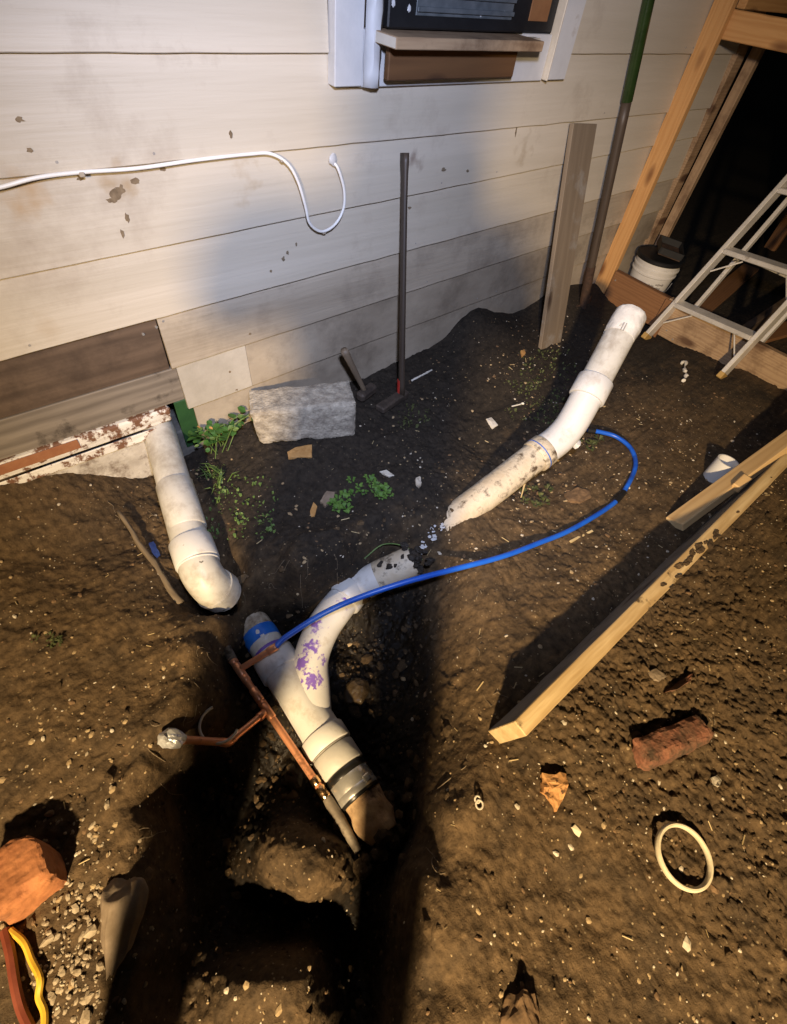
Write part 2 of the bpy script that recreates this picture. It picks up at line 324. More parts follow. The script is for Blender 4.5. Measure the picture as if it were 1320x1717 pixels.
m_pine_pale = wood('pale_lumber', (.34, .215, .085), (.70, .54, .30), bump=.8, ring=38, distort=2.2, mixf=.4, dirt=((.09, .06, .03), 13, .60, .68), knots=False)
m_pine_light = wood('fresh_pine', (.50, .31, .13), (.70, .49, .24), bump=.3, ring=14)
m_pine_end = M('end_grain', (.50, .36, .18), (.66, .52, .29), scale=30, rough=.8, bump=.4, bscale=110)
m_graywood = wood('grey_side_face', (.15, .135, .115), (.25, .23, .20), bump=.5, dirt=((.05, .04, .03), 10, .5, .8))
m_brownwood = wood('brown_stained_board', (.17, .075, .028), (.26, .125, .05), bump=.3)
m_darkboard = wood('dark_brown_board', (.085, .036, .011), (.15, .07, .024), bump=.3, ring=8)
m_dirtywood = wood('dirty_board', (.27, .17, .095), (.42, .29, .17), bump=.4, dirt=((.12, .065, .032), 6, .48, .72))
m_fenceboard = wood('aged_fence_board', (.135, .10, .068), (.25, .195, .135), bump=.4, ring=5, distort=9, mixf=.8, dirt=((.30, .29, .27), 6, .56, .75))
m_darkhandle = wood('dark_tool_handle', (.028, .02, .014), (.085, .06, .042), rough=.5, bump=.3, knots=False)
m_handle = wood('worn_hickory', (.13, .095, .062), (.24, .18, .12), rough=.6, bump=.3, knots=False)
m_greenpole = M('green_enamel', (.014, .030, .007), (.024, .048, .012), scale=14, rough=.22, bump=.1)
m_rust = M('rusty_iron', (.035, .02, .013), (.085, .045, .026), scale=30, rough=.8, metal=.2, bump=.6)
m_iron = M('dirty_iron', (.04, .03, .024), (.095, .072, .055), scale=30, rough=.7, metal=.3, bump=.5)
m_flake = M('bare_weathered_wood', (.13, .09, .05), (.22, .16, .095), scale=60, rough=.85, bump=.4)
m_red = M('red_band', (.30, .018, .012), (.40, .03, .02), rough=.5, bump=.2)
m_alu = M('dull_aluminium', (.62, .585, .53), (.76, .72, .66), scale=14, rough=.45, metal=.35, bump=.15, dirt=((.20, .15, .1), 16, .58, .74))
m_foot = M('yellow_plastic', (.34, .21, .06), (.46, .30, .1), rough=.6)
m_bucket = M('white_bucket_plastic', (.62, .585, .53), (.72, .69, .63), scale=10, rough=.4, bump=.1, dirt=((.30, .25, .20), 9, .55, .72))
m_print = M('faded_print', (.22, .20, .18), (.40, .37, .33), scale=70, rough=.6, bump=0)
m_brick = M('old_red_brick', (.15, .06, .034), (.27, .11, .06), scale=24, rough=.9, bump=.9, bscale=90, dirt=((.075, .046, .026), 14, .44, .62))
m_brickorange = M('orange_brick', (.28, .10, .036), (.40, .16, .06), scale=20, rough=.85, bump=.6, bscale=70, dirt=((.14, .06, .03), 11, .54, .74))
m_shard = M('broken_clay', (.42, .20, .07), (.55, .29, .11), scale=26, rough=.85, bump=.7, dirt=((.09, .045, .02), 40, .55, .62))
m_stone = M('grey_brown_stone', (.15, .11, .075), (.27, .21, .15), scale=9, rough=.85, bump=.6, bscale=40, dirt=((.12, .085, .05), 8, .5, .75))
m_cream = M('cream_plastic', (.60, .52, .36), (.72, .64, .47), scale=25, rough=.5, bump=.3, dirt=((.12, .08, .04), 50, .66, .7))
m_cable = M('white_cable', (.72, .70, .66), (.80, .78, .74), rough=.4, bump=0)
m_yellow = M('yellow_jacket', (.60, .36, .03), (.72, .46, .06), rough=.4, bump=.1, dirt=((.2, .12, .03), 30, .58, .7))
m_redcord = M('dark_red_jacket', (.14, .03, .015), (.2, .05, .025), rough=.5, bump=.1)
m_chipw = M('pale_grit', (.42, .36, .27), (.60, .54, .44), scale=60, rough=.85, bump=.3)
m_gravel = M('dusty_gravel', (.17, .125, .075), (.44, .37, .27), scale=55, rough=.9, bump=.5, ramp=(.3, .7))
m_chipt = M('tan_grit', (.26, .18, .095), (.40, .30, .17), scale=60, rough=.9, bump=.3)
m_chipb = M('brown_grit', (.10, .06, .03), (.2, .12, .06), scale=60, rough=.9, bump=.3)
m_straw = M('dry_straw', (.38, .28, .13), (.54, .43, .24), rough=.8, bump=0)
m_leaf = M('clover_leaf', (.028, .085, .014), (.055, .15, .028), scale=30, rough=.5, bump=.1)
m_weed = M('pale_weed', (.06, .12, .025), (.13, .20, .05), scale=30, rough=.6, bump=0)
m_bright = M('bright_weed', (.05, .125, .018), (.115, .215, .04), scale=30, rough=.5, bump=0)
m_moss = M('dull_moss', (.035, .045, .012), (.075, .085, .022), scale=40, rough=.8, bump=0)
m_paper = M('white_scrap', (.60, .56, .48), (.72, .68, .6), scale=30, rough=.7, bump=.2, dirt=((.25, .18, .1), 40, .58, .66))
m_leafdry = M('dry_orange_leaf', (.38, .19, .055), (.52, .29, .10), scale=30, rough=.7, bump=.3)
m_stick = wood('dry_stick', (.11, .08, .05), (.22, .17, .11), knots=False, bump=.8)
m_wet = M('wet_mud', (.03, .021, .012), (.075, .052, .03), scale=24, rough=.16, rough2=.4, bump=1, bscale=60)
m_cloth = M('dark_cloth', (.012, .013, .018), (.022, .023, .03), scale=40, rough=.9, bump=.3)
m_skin = M('skin', (.42, .24, .16), (.48, .28, .19), rough=.55, bump=.1)

# ------------------------------------------------------------------ object helpers
WL = {}; WM = {}
def wm(o): return WM.get(o.name, Matrix.Translation(Vector(WL[o.name])))
def tag(o, label=None, cat=None, group=None, kind=None):
    if label: o['label'] = label
    if cat: o['category'] = cat
    if group: o['group'] = group
    if kind: o['kind'] = kind
    return o
def thing(name, loc, label, cat, group=None):
    o = bpy.data.objects.new(name, None); COL.objects.link(o); o.location = loc; o.empty_display_size = .05
    WL[o.name] = np.array(loc, float); return tag(o, label, cat, group)
def build(name, V, F, mat, parent=None, smooth=True, origin=None, mats=None, mi=None):
    V = np.array(V, float)
    if parent is not None: base = WL[parent.name]
    elif origin is not None: base = np.array(origin, float)
    else: base = np.array([(V[:, 0].min() + V[:, 0].max()) / 2, (V[:, 1].min() + V[:, 1].max()) / 2, V[:, 2].min()])
    me = bpy.data.meshes.new(name); me.from_pydata((V - base).tolist(), [], F)
    me.materials.append(mat)
    for m2 in (mats or []): me.materials.append(m2)
    if mi is not None: me.polygons.foreach_set('material_index', mi)
    if smooth: me.polygons.foreach_set('use_smooth', [True] * len(me.polygons))
    me.update()
    if smooth: me.set_sharp_from_angle(angle=math.radians(38))
    o = bpy.data.objects.new(name, me); COL.objects.link(o)
    if parent is not None:
        o.parent = parent; o.matrix_local = wm(parent).inverted() @ Matrix.Translation(base)
    else: o.location = base
    WL[o.name] = base.copy(); WM[o.name] = Matrix.Translation(base)
    if mat is SOIL:
        a_ = me.attributes.new('dryness', 'FLOAT', 'POINT'); a_.data.foreach_set('value', np.full(len(V), .7, np.float32))
    return o
def from_bm(name, bm, mat, parent=None, smooth=False, matrix=None, mats=()):
    """matrix: the mesh keeps its own axes and is placed by it; otherwise the mesh is in world coordinates"""
    if matrix is None:
        V = [tuple(v.co) for v in bm.verts]; bm.verts.index_update(); F = [[v.index for v in f.verts] for f in bm.faces]; mi = [f.material_index for f in bm.faces]
        bm.free(); return build(name, V, F, mat, parent, smooth, mats=mats, mi=mi)
    me = bpy.data.meshes.new(name); bm.to_mesh(me); bm.free(); me.materials.append(mat)
    for m2 in mats: me.materials.append(m2)
    if smooth: me.polygons.foreach_set('use_smooth', [True] * len(me.polygons))
    o = bpy.data.objects.new(name, me); COL.objects.link(o)
    if parent is not None:
        o.parent = parent; o.matrix_local = wm(parent).inverted() @ matrix
    else: o.matrix_world = matrix
    WL[o.name] = np.array(matrix.translation); WM[o.name] = matrix.copy()
    return o
def box_bm(sx, sy, sz, bevel=.002, cuts=0, jitter=0.0, seed=0, sub=1):
    bm = bmesh.new(); bmesh.ops.create_cube(bm, size=1)
    for v in bm.verts: v.co = Vector((v.co.x * sx, v.co.y * sy, v.co.z * sz))
    if bevel: bmesh.ops.bevel(bm, geom=bm.edges[:], offset=bevel, segments=1, profile=.5, affect='EDGES')
    if cuts: bmesh.ops.subdivide_edges(bm, edges=bm.edges[:], cuts=cuts, use_grid_fill=True)
    if jitter:
        for v in bm.verts:
            q = v.co * 28 + Vector((seed * 7.1, seed * 3.3, seed)); v.co += Vector(mnoise.noise_vector(q)) * jitter + Vector(mnoise.noise_vector(q * 3.1)) * jitter * .4
    return bm
def frame(p0, p1, up):
    x = Vector(p1) - Vector(p0); Lg = x.length; x.normalize(); z = Vector(up); z = (z - x * z.dot(x)).normalized(); y = z.cross(x)
    m = Matrix.Identity(4); mid = (Vector(p0) + Vector(p1)) / 2
    for i in range(3): m[i][0] = x[i]; m[i][1] = y[i]; m[i][2] = z[i]; m[i][3] = mid[i]
    return m, Lg
def plank(name, p0, p1, wy, tz, up, mat, parent=None, bevel=.002, jitter=0.0, cuts=0, seed=0, mats=(), endmat=None):
    """a board whose long axis runs from p0 to p1; tz is its size along 'up'"""
    m, Lg = frame(p0, p1, up)
    bm = box_bm(Lg, wy, tz, bevel, 0)
    if cuts:
        long = [e for e in bm.edges if abs((e.verts[0].co - e.verts[1].co).x) > .5 * Lg]
        bmesh.ops.subdivide_edges(bm, edges=long, cuts=cuts, use_grid_fill=True)
        for v in bm.verts:
            q = Vector((v.co.x * 6 + seed * 5, v.co.y * 20, v.co.z * 20)); d = Vector(mnoise.noise_vector(q)) * jitter; d.x *= .2; v.co += d
    if endmat is not None:
        bm.normal_update()
        for f in bm.faces:
            if abs(f.normal.x) > .8: f.material_index = 1
        mats = (endmat,)
    return from_bm(name, bm, mat, parent, False, m, mats)
def tube(path, rad, seg=20, inner=None, cap=True, wob=0.0, wsc=20, seed=0):
    P_ = [Vector(p) for p in path]; nP = len(P_)
    if not hasattr(rad, '__len__'): rad = [rad] * nP
    T = [(P_[min(i + 1, nP - 1)] - P_[max(i - 1, 0)]).normalized() for i in range(nP)]
    a = Vector((0, 0, 1)) if abs(T[0].z) < .9 else Vector((1, 0, 0)); nrm = (a - T[0] * a.dot(T[0])).normalized()
    V = []; F = []
    for i in range(nP):
        nrm = (nrm - T[i] * nrm.dot(T[i])).normalized(); bi = T[i].cross(nrm)
        for k in range(seg):
            t = 2 * math.pi * k / seg; d = nrm * math.cos(t) + bi * math.sin(t); q = P_[i] + d * rad[i]
            if wob: q += d * mnoise.noise(q * wsc + Vector((seed, 0, 0))) * wob
            V.append(q)
    for i in range(nP - 1):
        for k in range(seg):
            a0 = i * seg + k; a1 = i * seg + (k + 1) % seg; F.append([a0, a1, a1 + seg, a0 + seg])
    if inner is None:
        if cap: F.append(list(range(seg))[::-1]); F.append([(nP - 1) * seg + k for k in range(seg)])
    else:
        # open end: a wall of real thickness and a bottom a little way in
        for (ring, i, sgn) in ((list(range(seg)), 0, 1), ([(nP - 1) * seg + k for k in range(seg)], nP - 1, -1)):
            c = P_[i]; b0 = len(V); f = inner / rad[i]
            for k in ring: V.append(c + (V[k] - c) * f)
            for k in ring: V.append(c + (V[k] - c) * f + T[i] * sgn * .06)
            for k in range(seg):
                k2 = (k + 1) % seg
                q = [[ring[k], b0 + k, b0 + k2, ring[k2]], [b0 + k, b0 + seg + k, b0 + seg + k2, b0 + k2]]
                F += [x if sgn > 0 else x[::-1] for x in q]
            q = [b0 + seg + k for k in range(seg)]; F.append(q[::-1] if sgn > 0 else q)
    return V, F
def spline(pts, m=8):
    P_ = [Vector(p) for p in pts]; P_ = [P_[0] * 2 - P_[1]] + P_ + [P_[-1] * 2 - P_[-2]]; out = []
    for i in range(1, len(P_) - 2):
        for k in range(m):
            t = k / m; a, b, c, d = P_[i - 1:i + 3]
            out.append(.5 * ((2 * b) + (c - a) * t + (2 * a - 5 * b + 4 * c - d) * t * t + (3 * b - a - 3 * c + d) * t ** 3))
    out.append(P_[-2]); return out
def lerp(a, b, t): return np.array(a, float) * (1 - t) + np.array(b, float) * t
def merge(parts):
    V = []; F = []
    for v, f in parts:
        o = len(V); V += [tuple(q) for q in v]; F += [[i + o for i in x] for x in f]
    return V, F
def rock(center, sx, sy, sz, rot=0, seed=0, sub=2, rough=.22, cutting=True):
    bm = bmesh.new(); bmesh.ops.create_icosphere(bm, subdivisions=sub, radius=1)
    rz = Matrix.Rotation(rot, 3, 'Z')
    for v in bm.verts:
        q = v.co.copy()
        if cutting:
            for k in range(5):
                nn = Vector(mnoise.noise_vector(Vector((seed * 9.7 + k * 3.1, k, seed)))).normalized(); d = q.dot(nn)
                if d > .72: q -= nn * (d - .72)
        q += q.normalized() * mnoise.noise(q * 2.2 + Vector((seed * 5, 0, 0))) * rough
        v.co = rz @ Vector((q.x * sx, q.y * sy, q.z * sz)) + Vector(center)
    bm.verts.index_update()
    V = [tuple(v.co) for v in bm.verts]; F = [[v.index for v in f.verts] for f in bm.faces]; bm.free(); return V, F

# ------------------------------------------------------------------ the ground
nx, ny = XX.shape
V = np.stack([XX, YY, ZZ], -1).reshape(-1, 3)
idx = np.arange(nx * ny).reshape(nx, ny)
F = np.stack([idx[:-1, :-1], idx[1:, :-1], idx[1:, 1:], idx[:-1, 1:]], -1).reshape(-1, 4)
me = bpy.data.meshes.new('ground'); me.vertices.add(len(V)); me.vertices.foreach_set('co', V.ravel())
me.loops.add(F.size); me.loops.foreach_set('vertex_index', F.ravel()); me.polygons.add(len(F)); me.polygons.foreach_set('loop_start', np.arange(0, F.size, 4)); me.polygons.foreach_set('loop_total', np.full(len(F), 4))
me.polygons.foreach_set('use_smooth', np.ones(len(F), bool)); me.update(calc_edges=True); me.validate()
x, y, z = XX, YY, ZS
# dryness: dark damp garden soil along the house, paler dug earth towards the front
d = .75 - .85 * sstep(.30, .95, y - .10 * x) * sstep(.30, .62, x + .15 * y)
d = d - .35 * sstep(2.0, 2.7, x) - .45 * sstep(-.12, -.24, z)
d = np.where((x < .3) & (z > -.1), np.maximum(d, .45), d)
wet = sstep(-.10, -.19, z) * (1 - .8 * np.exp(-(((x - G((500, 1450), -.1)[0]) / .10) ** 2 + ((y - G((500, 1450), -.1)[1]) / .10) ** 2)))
wet = np.maximum(wet, .9 * np.exp(-(((x - G((610, 1600), -.2)[0]) / .085) ** 2 + ((y - G((610, 1600), -.2)[1]) / .085) ** 2)))  # right leg's shadow painted as a dark patch in the channel
wet = np.maximum(wet, .8 * np.exp(-(((x - G((655, 1250), -.2)[0]) / .07) ** 2 + ((y - G((655, 1250), -.2)[1]) / .10) ** 2)))  # same shadow column painted further up the trench
wet = np.maximum(wet, .75 * np.exp(-(((x - G((300, 1600), -.05)[0]) / .09) ** 2 + ((y - G((300, 1600), -.05)[1]) / .12) ** 2)))  # left leg's shadow painted on ground beside the trench
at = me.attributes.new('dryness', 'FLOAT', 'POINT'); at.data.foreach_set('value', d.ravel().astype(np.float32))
at = me.attributes.new('wet_and_shade', 'FLOAT', 'POINT'); at.data.foreach_set('value', wet.ravel().astype(np.float32))
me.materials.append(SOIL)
ground = bpy.data.objects.new('ground', me); COL.objects.link(ground)
tag(ground, 'dark dug soil with a narrow trench beside the house', kind='structure')

# ------------------------------------------------------------------ house wall
wall = thing('house_wall', (1.2, WALL_Y, 0), 'pale painted lap siding house wall with mud splashed lower boards', 'wall')
LINES = [(1.069, 1.069), (.872, .866), (.675, .742), (.486, .555), (.312, .395), (.140, .235)]    # z of each lap at x=0 and x=3
def zl(i, x):
    if i < 0: return 1.069 + .20 * (-i)
    if i >= len(LINES): return -.12
    a, b = LINES[i]; return a + (b - a) * x / 3
def board(row, x0, x1, mat, dy=0.0, seed=0):
    """one lap board: thin top edge tucked under the board above, lower edge proud"""
    nseg = max(2, int((x1 - x0) / .06)); V = []; F = []
    for k in range(nseg + 1):
        x = x0 + (x1 - x0) * k / nseg; zt = zl(row - 1, x) + .018; zb = zl(row, x)
        zb2 = zb + .0022 * mnoise.noise(Vector((x * 9, row * 5, seed)))
        if row == len(LINES): zb2 = -.02 if x > .45 else .03
        wv = .0012 * mnoise.noise(Vector((x * 3, row * 3.3, 2)))
        yb = WALL_Y + dy + wv; yt = WALL_Y + .0155 + dy + wv
        prof = [(yt + .006, zt), (yt, zt), (yb + .0015 * 0, zb2 + .002), (yb + .002, zb2), (yb + .0135, zb2)]
        V += [(x, a, b) for a, b in prof]
    m = 5
    for k in range(nseg):
        for j in range(m):
            a = k * m + j; b = k * m + (j + 1) % m; F.append([a, b, b + m, a + m])
    F.append([0, 1, 2, 3, 4][::-1]); F.append([nseg * m + j for j in range(m)])
    return build('siding_board', V, F, mat, wall, smooth=False)
XR = 3.26
for row in (-2, -1, 0):
    if row == 0:
        board(0, -1.6, .955, m_siding); board(0, 1.958, XR, m_siding)
    else:
        board(row, -1.6, .955, m_siding); board(row, 1.958, XR, m_siding)
board(1, -1.6, XR, m_siding); board(2, -1.6, XR, m_siding); board(3, -1.6, XR, m_siding)
board(4, .356, XR, m_siding_dirty)
board(5, .372, .615, m_siding_new, dy=-.001); board(5, .6165, XR, m_siding_muddier)
board(6, .392, XR, m_siding_muddier)
def slab(name, x0, x1, y0, y1, z0, z1, mat, parent, bevel=.002, cuts=0, jit=0, seed=0):
    bm = box_bm(x1 - x0, y1 - y0, z1 - z0, bevel, cuts, jit, seed)
    return from_bm(name, bm, mat, parent, False, Matrix.Translation(((x0 + x1) / 2, (y0 + y1) / 2, (z0 + z1) / 2)))
slab('wall_sheathing', .36, 3.25, 1.4590, 1.4745, .06, 2.0, m_sheath, wall)
slab('upper_sheathing', -1.6, .358, 1.4590, 1.4745, .50, 2.0, m_sheath, wall)
slab('exposed_sheathing_board', -1.6, .3535, 1.452, 1.468, .315, .497, m_sheath, wall)
slab('weathered_board', -1.6, .372, 1.449, 1.468, .188, .313, m_weathered, wall)
slab('sill_plate', -1.6, .312, 1.436, 1.472, .128, .1855, m_sill, wall, .006, 5, .004, 3)
slab('bare_sill_strip', -1.6, .02, 1.432, 1.4358, .150, .184, m_orange, wall, .001)
slab('painted_sill_lip', -1.6, .250, 1.428, 1.4345, .096, .128, m_sill, wall, .003, 4, .003, 5)
slab('foundation', -1.6, .205, 1.44, 1.60, -.4, .094, m_found, wall, .006, 6, .006, 2)
slab('damp_foundation', .30, 3.24, 1.458, 1.62, -.4, .055, m_founddark, wall, .006, 5, .004, 6)
slab('green_panel', .332, .392, 1.449, 1.4565, -.02, .187, m_green, wall)
slab('corner_trim', 3.262, 3.345, 1.424, 1.47, -.05, 2.0, m_dirtywood, wall)
slab('house_core', -1.6, 3.25, 1.62, 2.6, -.3, 2.0, m_dark_in, wall, 0)
# window: casing, dark opening, sill shelf and the panel under it
slab('window_casing', .958, 1.048, 1.412, 1.446, 1.006, 2.0, m_trim, wall)
slab('window_casing', 1.846, 1.955, 1.414, 1.446, 1.004, 2.0, m_trim, wall)
slab('casing_edge', 1.838, 1.8455, 1.402, 1.44, 1.004, 2.0, m_siding, wall)
slab('window_apron', 1.050, 1.836, 1.424, 1.446, 1.001, 1.118, m_trim, wall)
V = []; F = []
for k in range(26):
    zz_ = 1.004 + k * .03
    for j in range(4):
        V.append((1.052 + j * .019, 1.413 - (.016 if j in (1, 2) else 0) + .007 * mnoise.noise(Vector((j * 2.1, k * .8, 0))), zz_))
for k in range(25):
    for j in range(3): a = k * 4 + j; F.append([a, a + 1, a + 5, a + 4])
fl = build('plastic_flap', V, F, m_trim, wall); sm = fl.modifiers.new('thick', 'SOLIDIFY'); sm.thickness = .003
slab('window_recess', 1.112, 1.836, 1.47, 1.78, 1.115, 2.0, m_dark_in, wall, 0)
a = W((668, 80), 1.31); 
plank('sill_shelf', (1.075, 1.375, 1.108), (1.66, 1.375, 1.105), .128, .024, (0, 0, 1), m_dirtywood, wall, endmat=m_siding)
slab('shelf_packing', 1.661, 1.742, 1.392, 1.4235, 1.082, 1.112, m_siding, wall)
slab('lower_brown_board', 1.108, 1.625, 1.376, 1.396, 1.022, 1.093, m_darkboard, wall, .003)  # darker brown than the other brown boards
# flakes of lost paint
for (px, py, w, h, s) in ((195, 330, 12, 10, 1), (205, 320, 9, 8, 2), (230, 306, 10, 6, 3), (190, 338, 10, 5, 4), (215, 366, 4, 9, 5), (206, 392, 4, 8, 6), (137, 301, 6, 5, 7), (276, 286, 9, 3, 8),
                          (50, 252, 5, 4, 9), (388, 226, 4, 6, 10), (477, 435, 5, 6, 11), (484, 425, 4, 5, 12), (499, 411, 3, 5, 13), (745, 285, 9, 5, 14), (785, 287, 5, 4, 15), (690, 350, 6, 4, 16), (35, 202, 7, 4, 17),
                          (870, 220, 4, 14, 18), (455, 455, 4, 3, 19), (420, 560, 4, 3, 20), (387, 625, 4, 4, 21), (397, 653, 4, 3, 22)):
    c = W((px, py)); k = 14; pts = []
    sc = c[1] / (FPX * 1.0) * 1.55
    row = next((i for i in range(len(LINES)) if zl(i, c[0]) < c[2]), len(LINES)); zt = zl(row - 1, c[0]); zb = zl(row, c[0])
    for i in range(k):
        t = 2 * math.pi * i / k; r = .42 + .30 * mnoise.noise(Vector((math.cos(t) * 1.4 + s * 3, math.sin(t) * 1.4, s)))
        zz_ = c[2] + h * sc * r * math.sin(t); yy_ = WALL_Y + .0155 * np.clip((zz_ - zb) / (zt - zb), 0, 1)
        pts.append((c[0] + w * sc * r * math.cos(t), yy_ - .0022, zz_))
    V = pts + [(a, b + .004, c_) for a, b, c_ in pts]
    build('paint_flake', V, [list(range(k)), ] + [[i, (i + 1) % k, k + (i + 1) % k, k + i] for i in range(k)], (m_stick if s in (11, 12, 13, 14, 15, 16, 18) else m_flake), wall, smooth=False)
# nail heads
for k in range(16):
    xx = rng.uniform(-.2, 3.0); row = int(rng.integers(0, 6)); zz_ = zl(row, xx) + .02
    if .93 < xx < 1.97 and row == 0: continue
    if xx < .42 and row > 3: continue
    yy_ = WALL_Y + .0155 * .02 / (zl(row - 1, xx) - zl(row, xx)); c = np.array([xx, yy_, zz_]); V, F = tube([c + np.array([0, -.0015, 0]), c + np.array([0, .004, 0])], .0032, 8); build('nail_head', V, F, m_print, wall, False)
for px, py in ((262, 548), (273, 538), (318, 640), (240, 560)):
    c = W((px, py), 1.4505)
    V, F = tube([c + np.array([0, -.003, 0]), c + np.array([0, .004, 0])], .004, 8); build('nail_head', V, F, m_steel, wall, False)

# air conditioner in the window
ac = thing('window_air_conditioner', (1.38, 1.45, 1.12), 'black window air conditioner with grey finned grille above the sill shelf', 'air conditioner')
slab('housing', 1.115, 1.66, 1.40, 1.468, 1.1225, 1.62, m_black, ac, .004)
gb = slab('grille_back', 1.205, 1.585, 1.396, 1.3995, 1.150, 1.60, m_grille, ac, .001)
for k in range(14):
    slab('fin', 1.205, 1.585, 1.388, 1.3955, 1.158 + k * .028, 1.168 + k * .028, m_grille, gb, .001)
for (px, py) in ((660, 5), (686, 14), (806, 25), (845, 22)):
    c = W((px, py), 1.398); V, F = rock(c, .007, .004, .009, seed=px, sub=1); build('paint_drip', V, F, m_trim, ac)
fp = slab('filler_panel', 1.662, 1.834, 1.43, 1.446, 1.121, 1.62, m_black, ac, .002)
slab('brown_pane', 1.700, 1.792, 1.4255, 1.4295, 1.147, 1.62, m_cardboard, fp, .001)

# white cable stapled along the wall
cab = thing('white_cable', W((300, 270)), 'white cable stapled along the siding and hanging in a loop', 'cable')
pts = [W(p, yy) for p, yy in (((-60, 325), 1.425), ((0, 314), 1.424), ((60, 298), 1.425), ((130, 289), 1.428), ((230, 282), 1.426), ((330, 268), 1.428), ((420, 258), 1.43), ((455, 258), 1.428), ((483, 275), 1.422), ((500, 305), 1.416), ((512, 345), 1.414), ((520, 375), 1.416), ((540, 388), 1.418), ((562, 376), 1.418), ((576, 350), 1.419), ((577, 318), 1.42), ((568, 285), 1.422), ((560, 272), 1.432))]
V, F = tube(spline(pts, 8), .0043, 10); build('cable', V, F, m_cable, cab)
for p in ((137, 292), (473, 268), (543, 389)):
    c = W(p, 1.427); bm = box_bm(.012, .012, .010, .002); from_bm('staple_clip', bm, m_siding_dirty, cab, False, Matrix.Translation(c))
V, F = rock(W((558, 268), 1.432), .013, .006, .018, seed=4, sub=2); build('caulk_blob', V, F, m_trim, cab)

# ------------------------------------------------------------------ porch frame on the right
porch = thing('porch_frame', (2.87, .9, 0), 'unfinished timber porch frame with orange pine post and skirt board', 'porch frame')
plank('post', (2.868, 1.400, -.03), (2.868, 1.400, 2.3), .085, .038, (1, 0, 0), m_pine, porch, .003)
plank('header_beam', (2.905, 1.43, 1.172), (2.905, -1.2, 1.19), .036, .09, (0, 0, 1), m_pine, porch, .003)
plank('skirt_board', (2.868, 1.352, .085), (2.868, 1.002, .083), .038, .168, (0, 0, 1), m_brownwood, porch, .003)
plank('skirt_board', (2.868, .999, .073), (2.868, -.9, .075), .038, .194, (0, 0, 1), m_dirtywood, porch, .003)
plank('splice_block', (2.842, .985, .165), (2.842, .985, -.06), .052, .012, (1, 0, 0), m_brownwood, porch, .002)
plank('inner_post', (3.33, 1.385, -.05), (3.36, 1.385, 1.12), .05, .038, (1, 0, 0), m_dirtywood, porch, .002)
plank('rafter', (2.93, 1.36, 1.262), (4.6, 1.36, 1.262), .038, .085, (0, 0, 1), m_pine, porch, .003)
plank('rear_beam', (4.9, 1.5, 1.2), (4.9, -1.2, 1.2), .036, .09, (0, 0, 1), m_brownwood, porch, .003)
plank('floor_joist', (2.89, .62, .10), (4.6, .70, .09), .038, .10, (0, 0, 1), m_sheath, porch, .003)
plank('rear_post', (4.86, 1.2, -.05), (4.86, 1.2, 1.15), .085, .038, (1, 0, 0), m_brownwood, porch, .003)
plank('rear_post', (4.86, -.9, -.05), (4.86, -.9, 1.15), .085, .038, (1, 0, 0), m_brownwood, porch, .003)

for (px, py, xx) in ((1118, 560 - 6, 2.846), (1128, 575 - 6, 2.846), (1240, 600, 2.846), (1032, 470, 2.846)):
    c = XP((px, py), xx); V, F = tube([c, c + np.array([.006, 0, 0])], .0045, 8); build('screw_head', V, F, m_steel, porch, False)
# lumber and bucket inside the porch frame
bk = thing('plastic_bucket', (3.17, 1.278, .0), 'dirty white plastic bucket with black rim behind the skirt board', 'bucket')
bz = ground_z(3.17, 1.278) - .005; bc = np.array([3.17, 1.278, bz])
def lathe(c, prof, seg=40, tilt=None):
    V = []; F = []
    for r, zz_ in prof:
        for k in range(seg): t = 2 * math.pi * k / seg; V.append((c[0] + r * math.cos(t), c[1] + r * math.sin(t), c[2] + zz_))
    for i in range(len(prof) - 1):
        for k in range(seg): a = i * seg + k; b = i * seg + (k + 1) % seg; F.append([a, b, b + seg, a + seg])
    F.append(list(range(seg))[::-1])
    return V, F
V, F = lathe(bc, [(.108, 0), (.112, .01), (.122, .14), (.124, .142), (.129, .145), (.129, .152), (.124, .155), (.126, .175), (.131, .177), (.131, .184), (.126, .187), (.130, .215), (.126, .215), (.105, .02)]); F.append([13 * 40 + k for k in range(40)]); build('body', V, F, m_bucket, bk)
V, F = lathe(bc + np.array([0, 0, .2145]), [(.127, 0), (.136, .0), (.137, .018), (.130, .022), (.124, .016), (.06, .010), (.01, .010)]); F.append([6 * 40 + k for k in range(40)]); build('rim', V, F, m_black, bk)
pts = [bc + np.array([.128 * math.cos(t), .128 * math.sin(t), .2 - .13 * math.sin(math.pi * u) ** .8]) + np.array([-.012, -.012, 0]) for u in np.linspace(0, 1, 14) for t in [math.radians(250 + 60 * (u - .5))]]
V, F = tube([pts[i] for i in range(5, 12)], .003, 6); build('bail_handle', V, F, m_black, bk)
for ang, zc, wd, hg in ((226, .09, .07, .012), (222, .075, .045, .009), (236, .112, .05, .01), (214, .10, .03, .014)):
    t0 = math.radians(ang); V = []; F = []
    for i in range(7):
        for j in range(2):
            t = t0 + (i - 3) / 3 * wd / .12 * .5; zz_ = zc + (j - .5) * hg * (1 + .5 * math.sin(i * 2.1 + ang)); r = .112 + .071 * zz_ + .0025
            V.append((bc[0] + r * math.cos(t), bc[1] + r * math.sin(t), bc[2] + zz_))
    for i in range(6): F.append([i * 2, i * 2 + 2, i * 2 + 3, i * 2 + 1])
    build('faded_print', V, F, m_print, bk)
tray = thing('paint_tray', bc + np.array([.02, -.01, .24]), 'dark open tray lying across the top of the white bucket', 'tray')
tm = Matrix.Translation(bc + np.array([.03, -.015, .255])) @ Matrix.Rotation(math.radians(32), 4, 'Z') @ Matrix.Rotation(math.radians(6), 4, 'X')
from_bm('tray_floor', box_bm(.20, .13, .006, .001), m_rust, tray, False, tm)
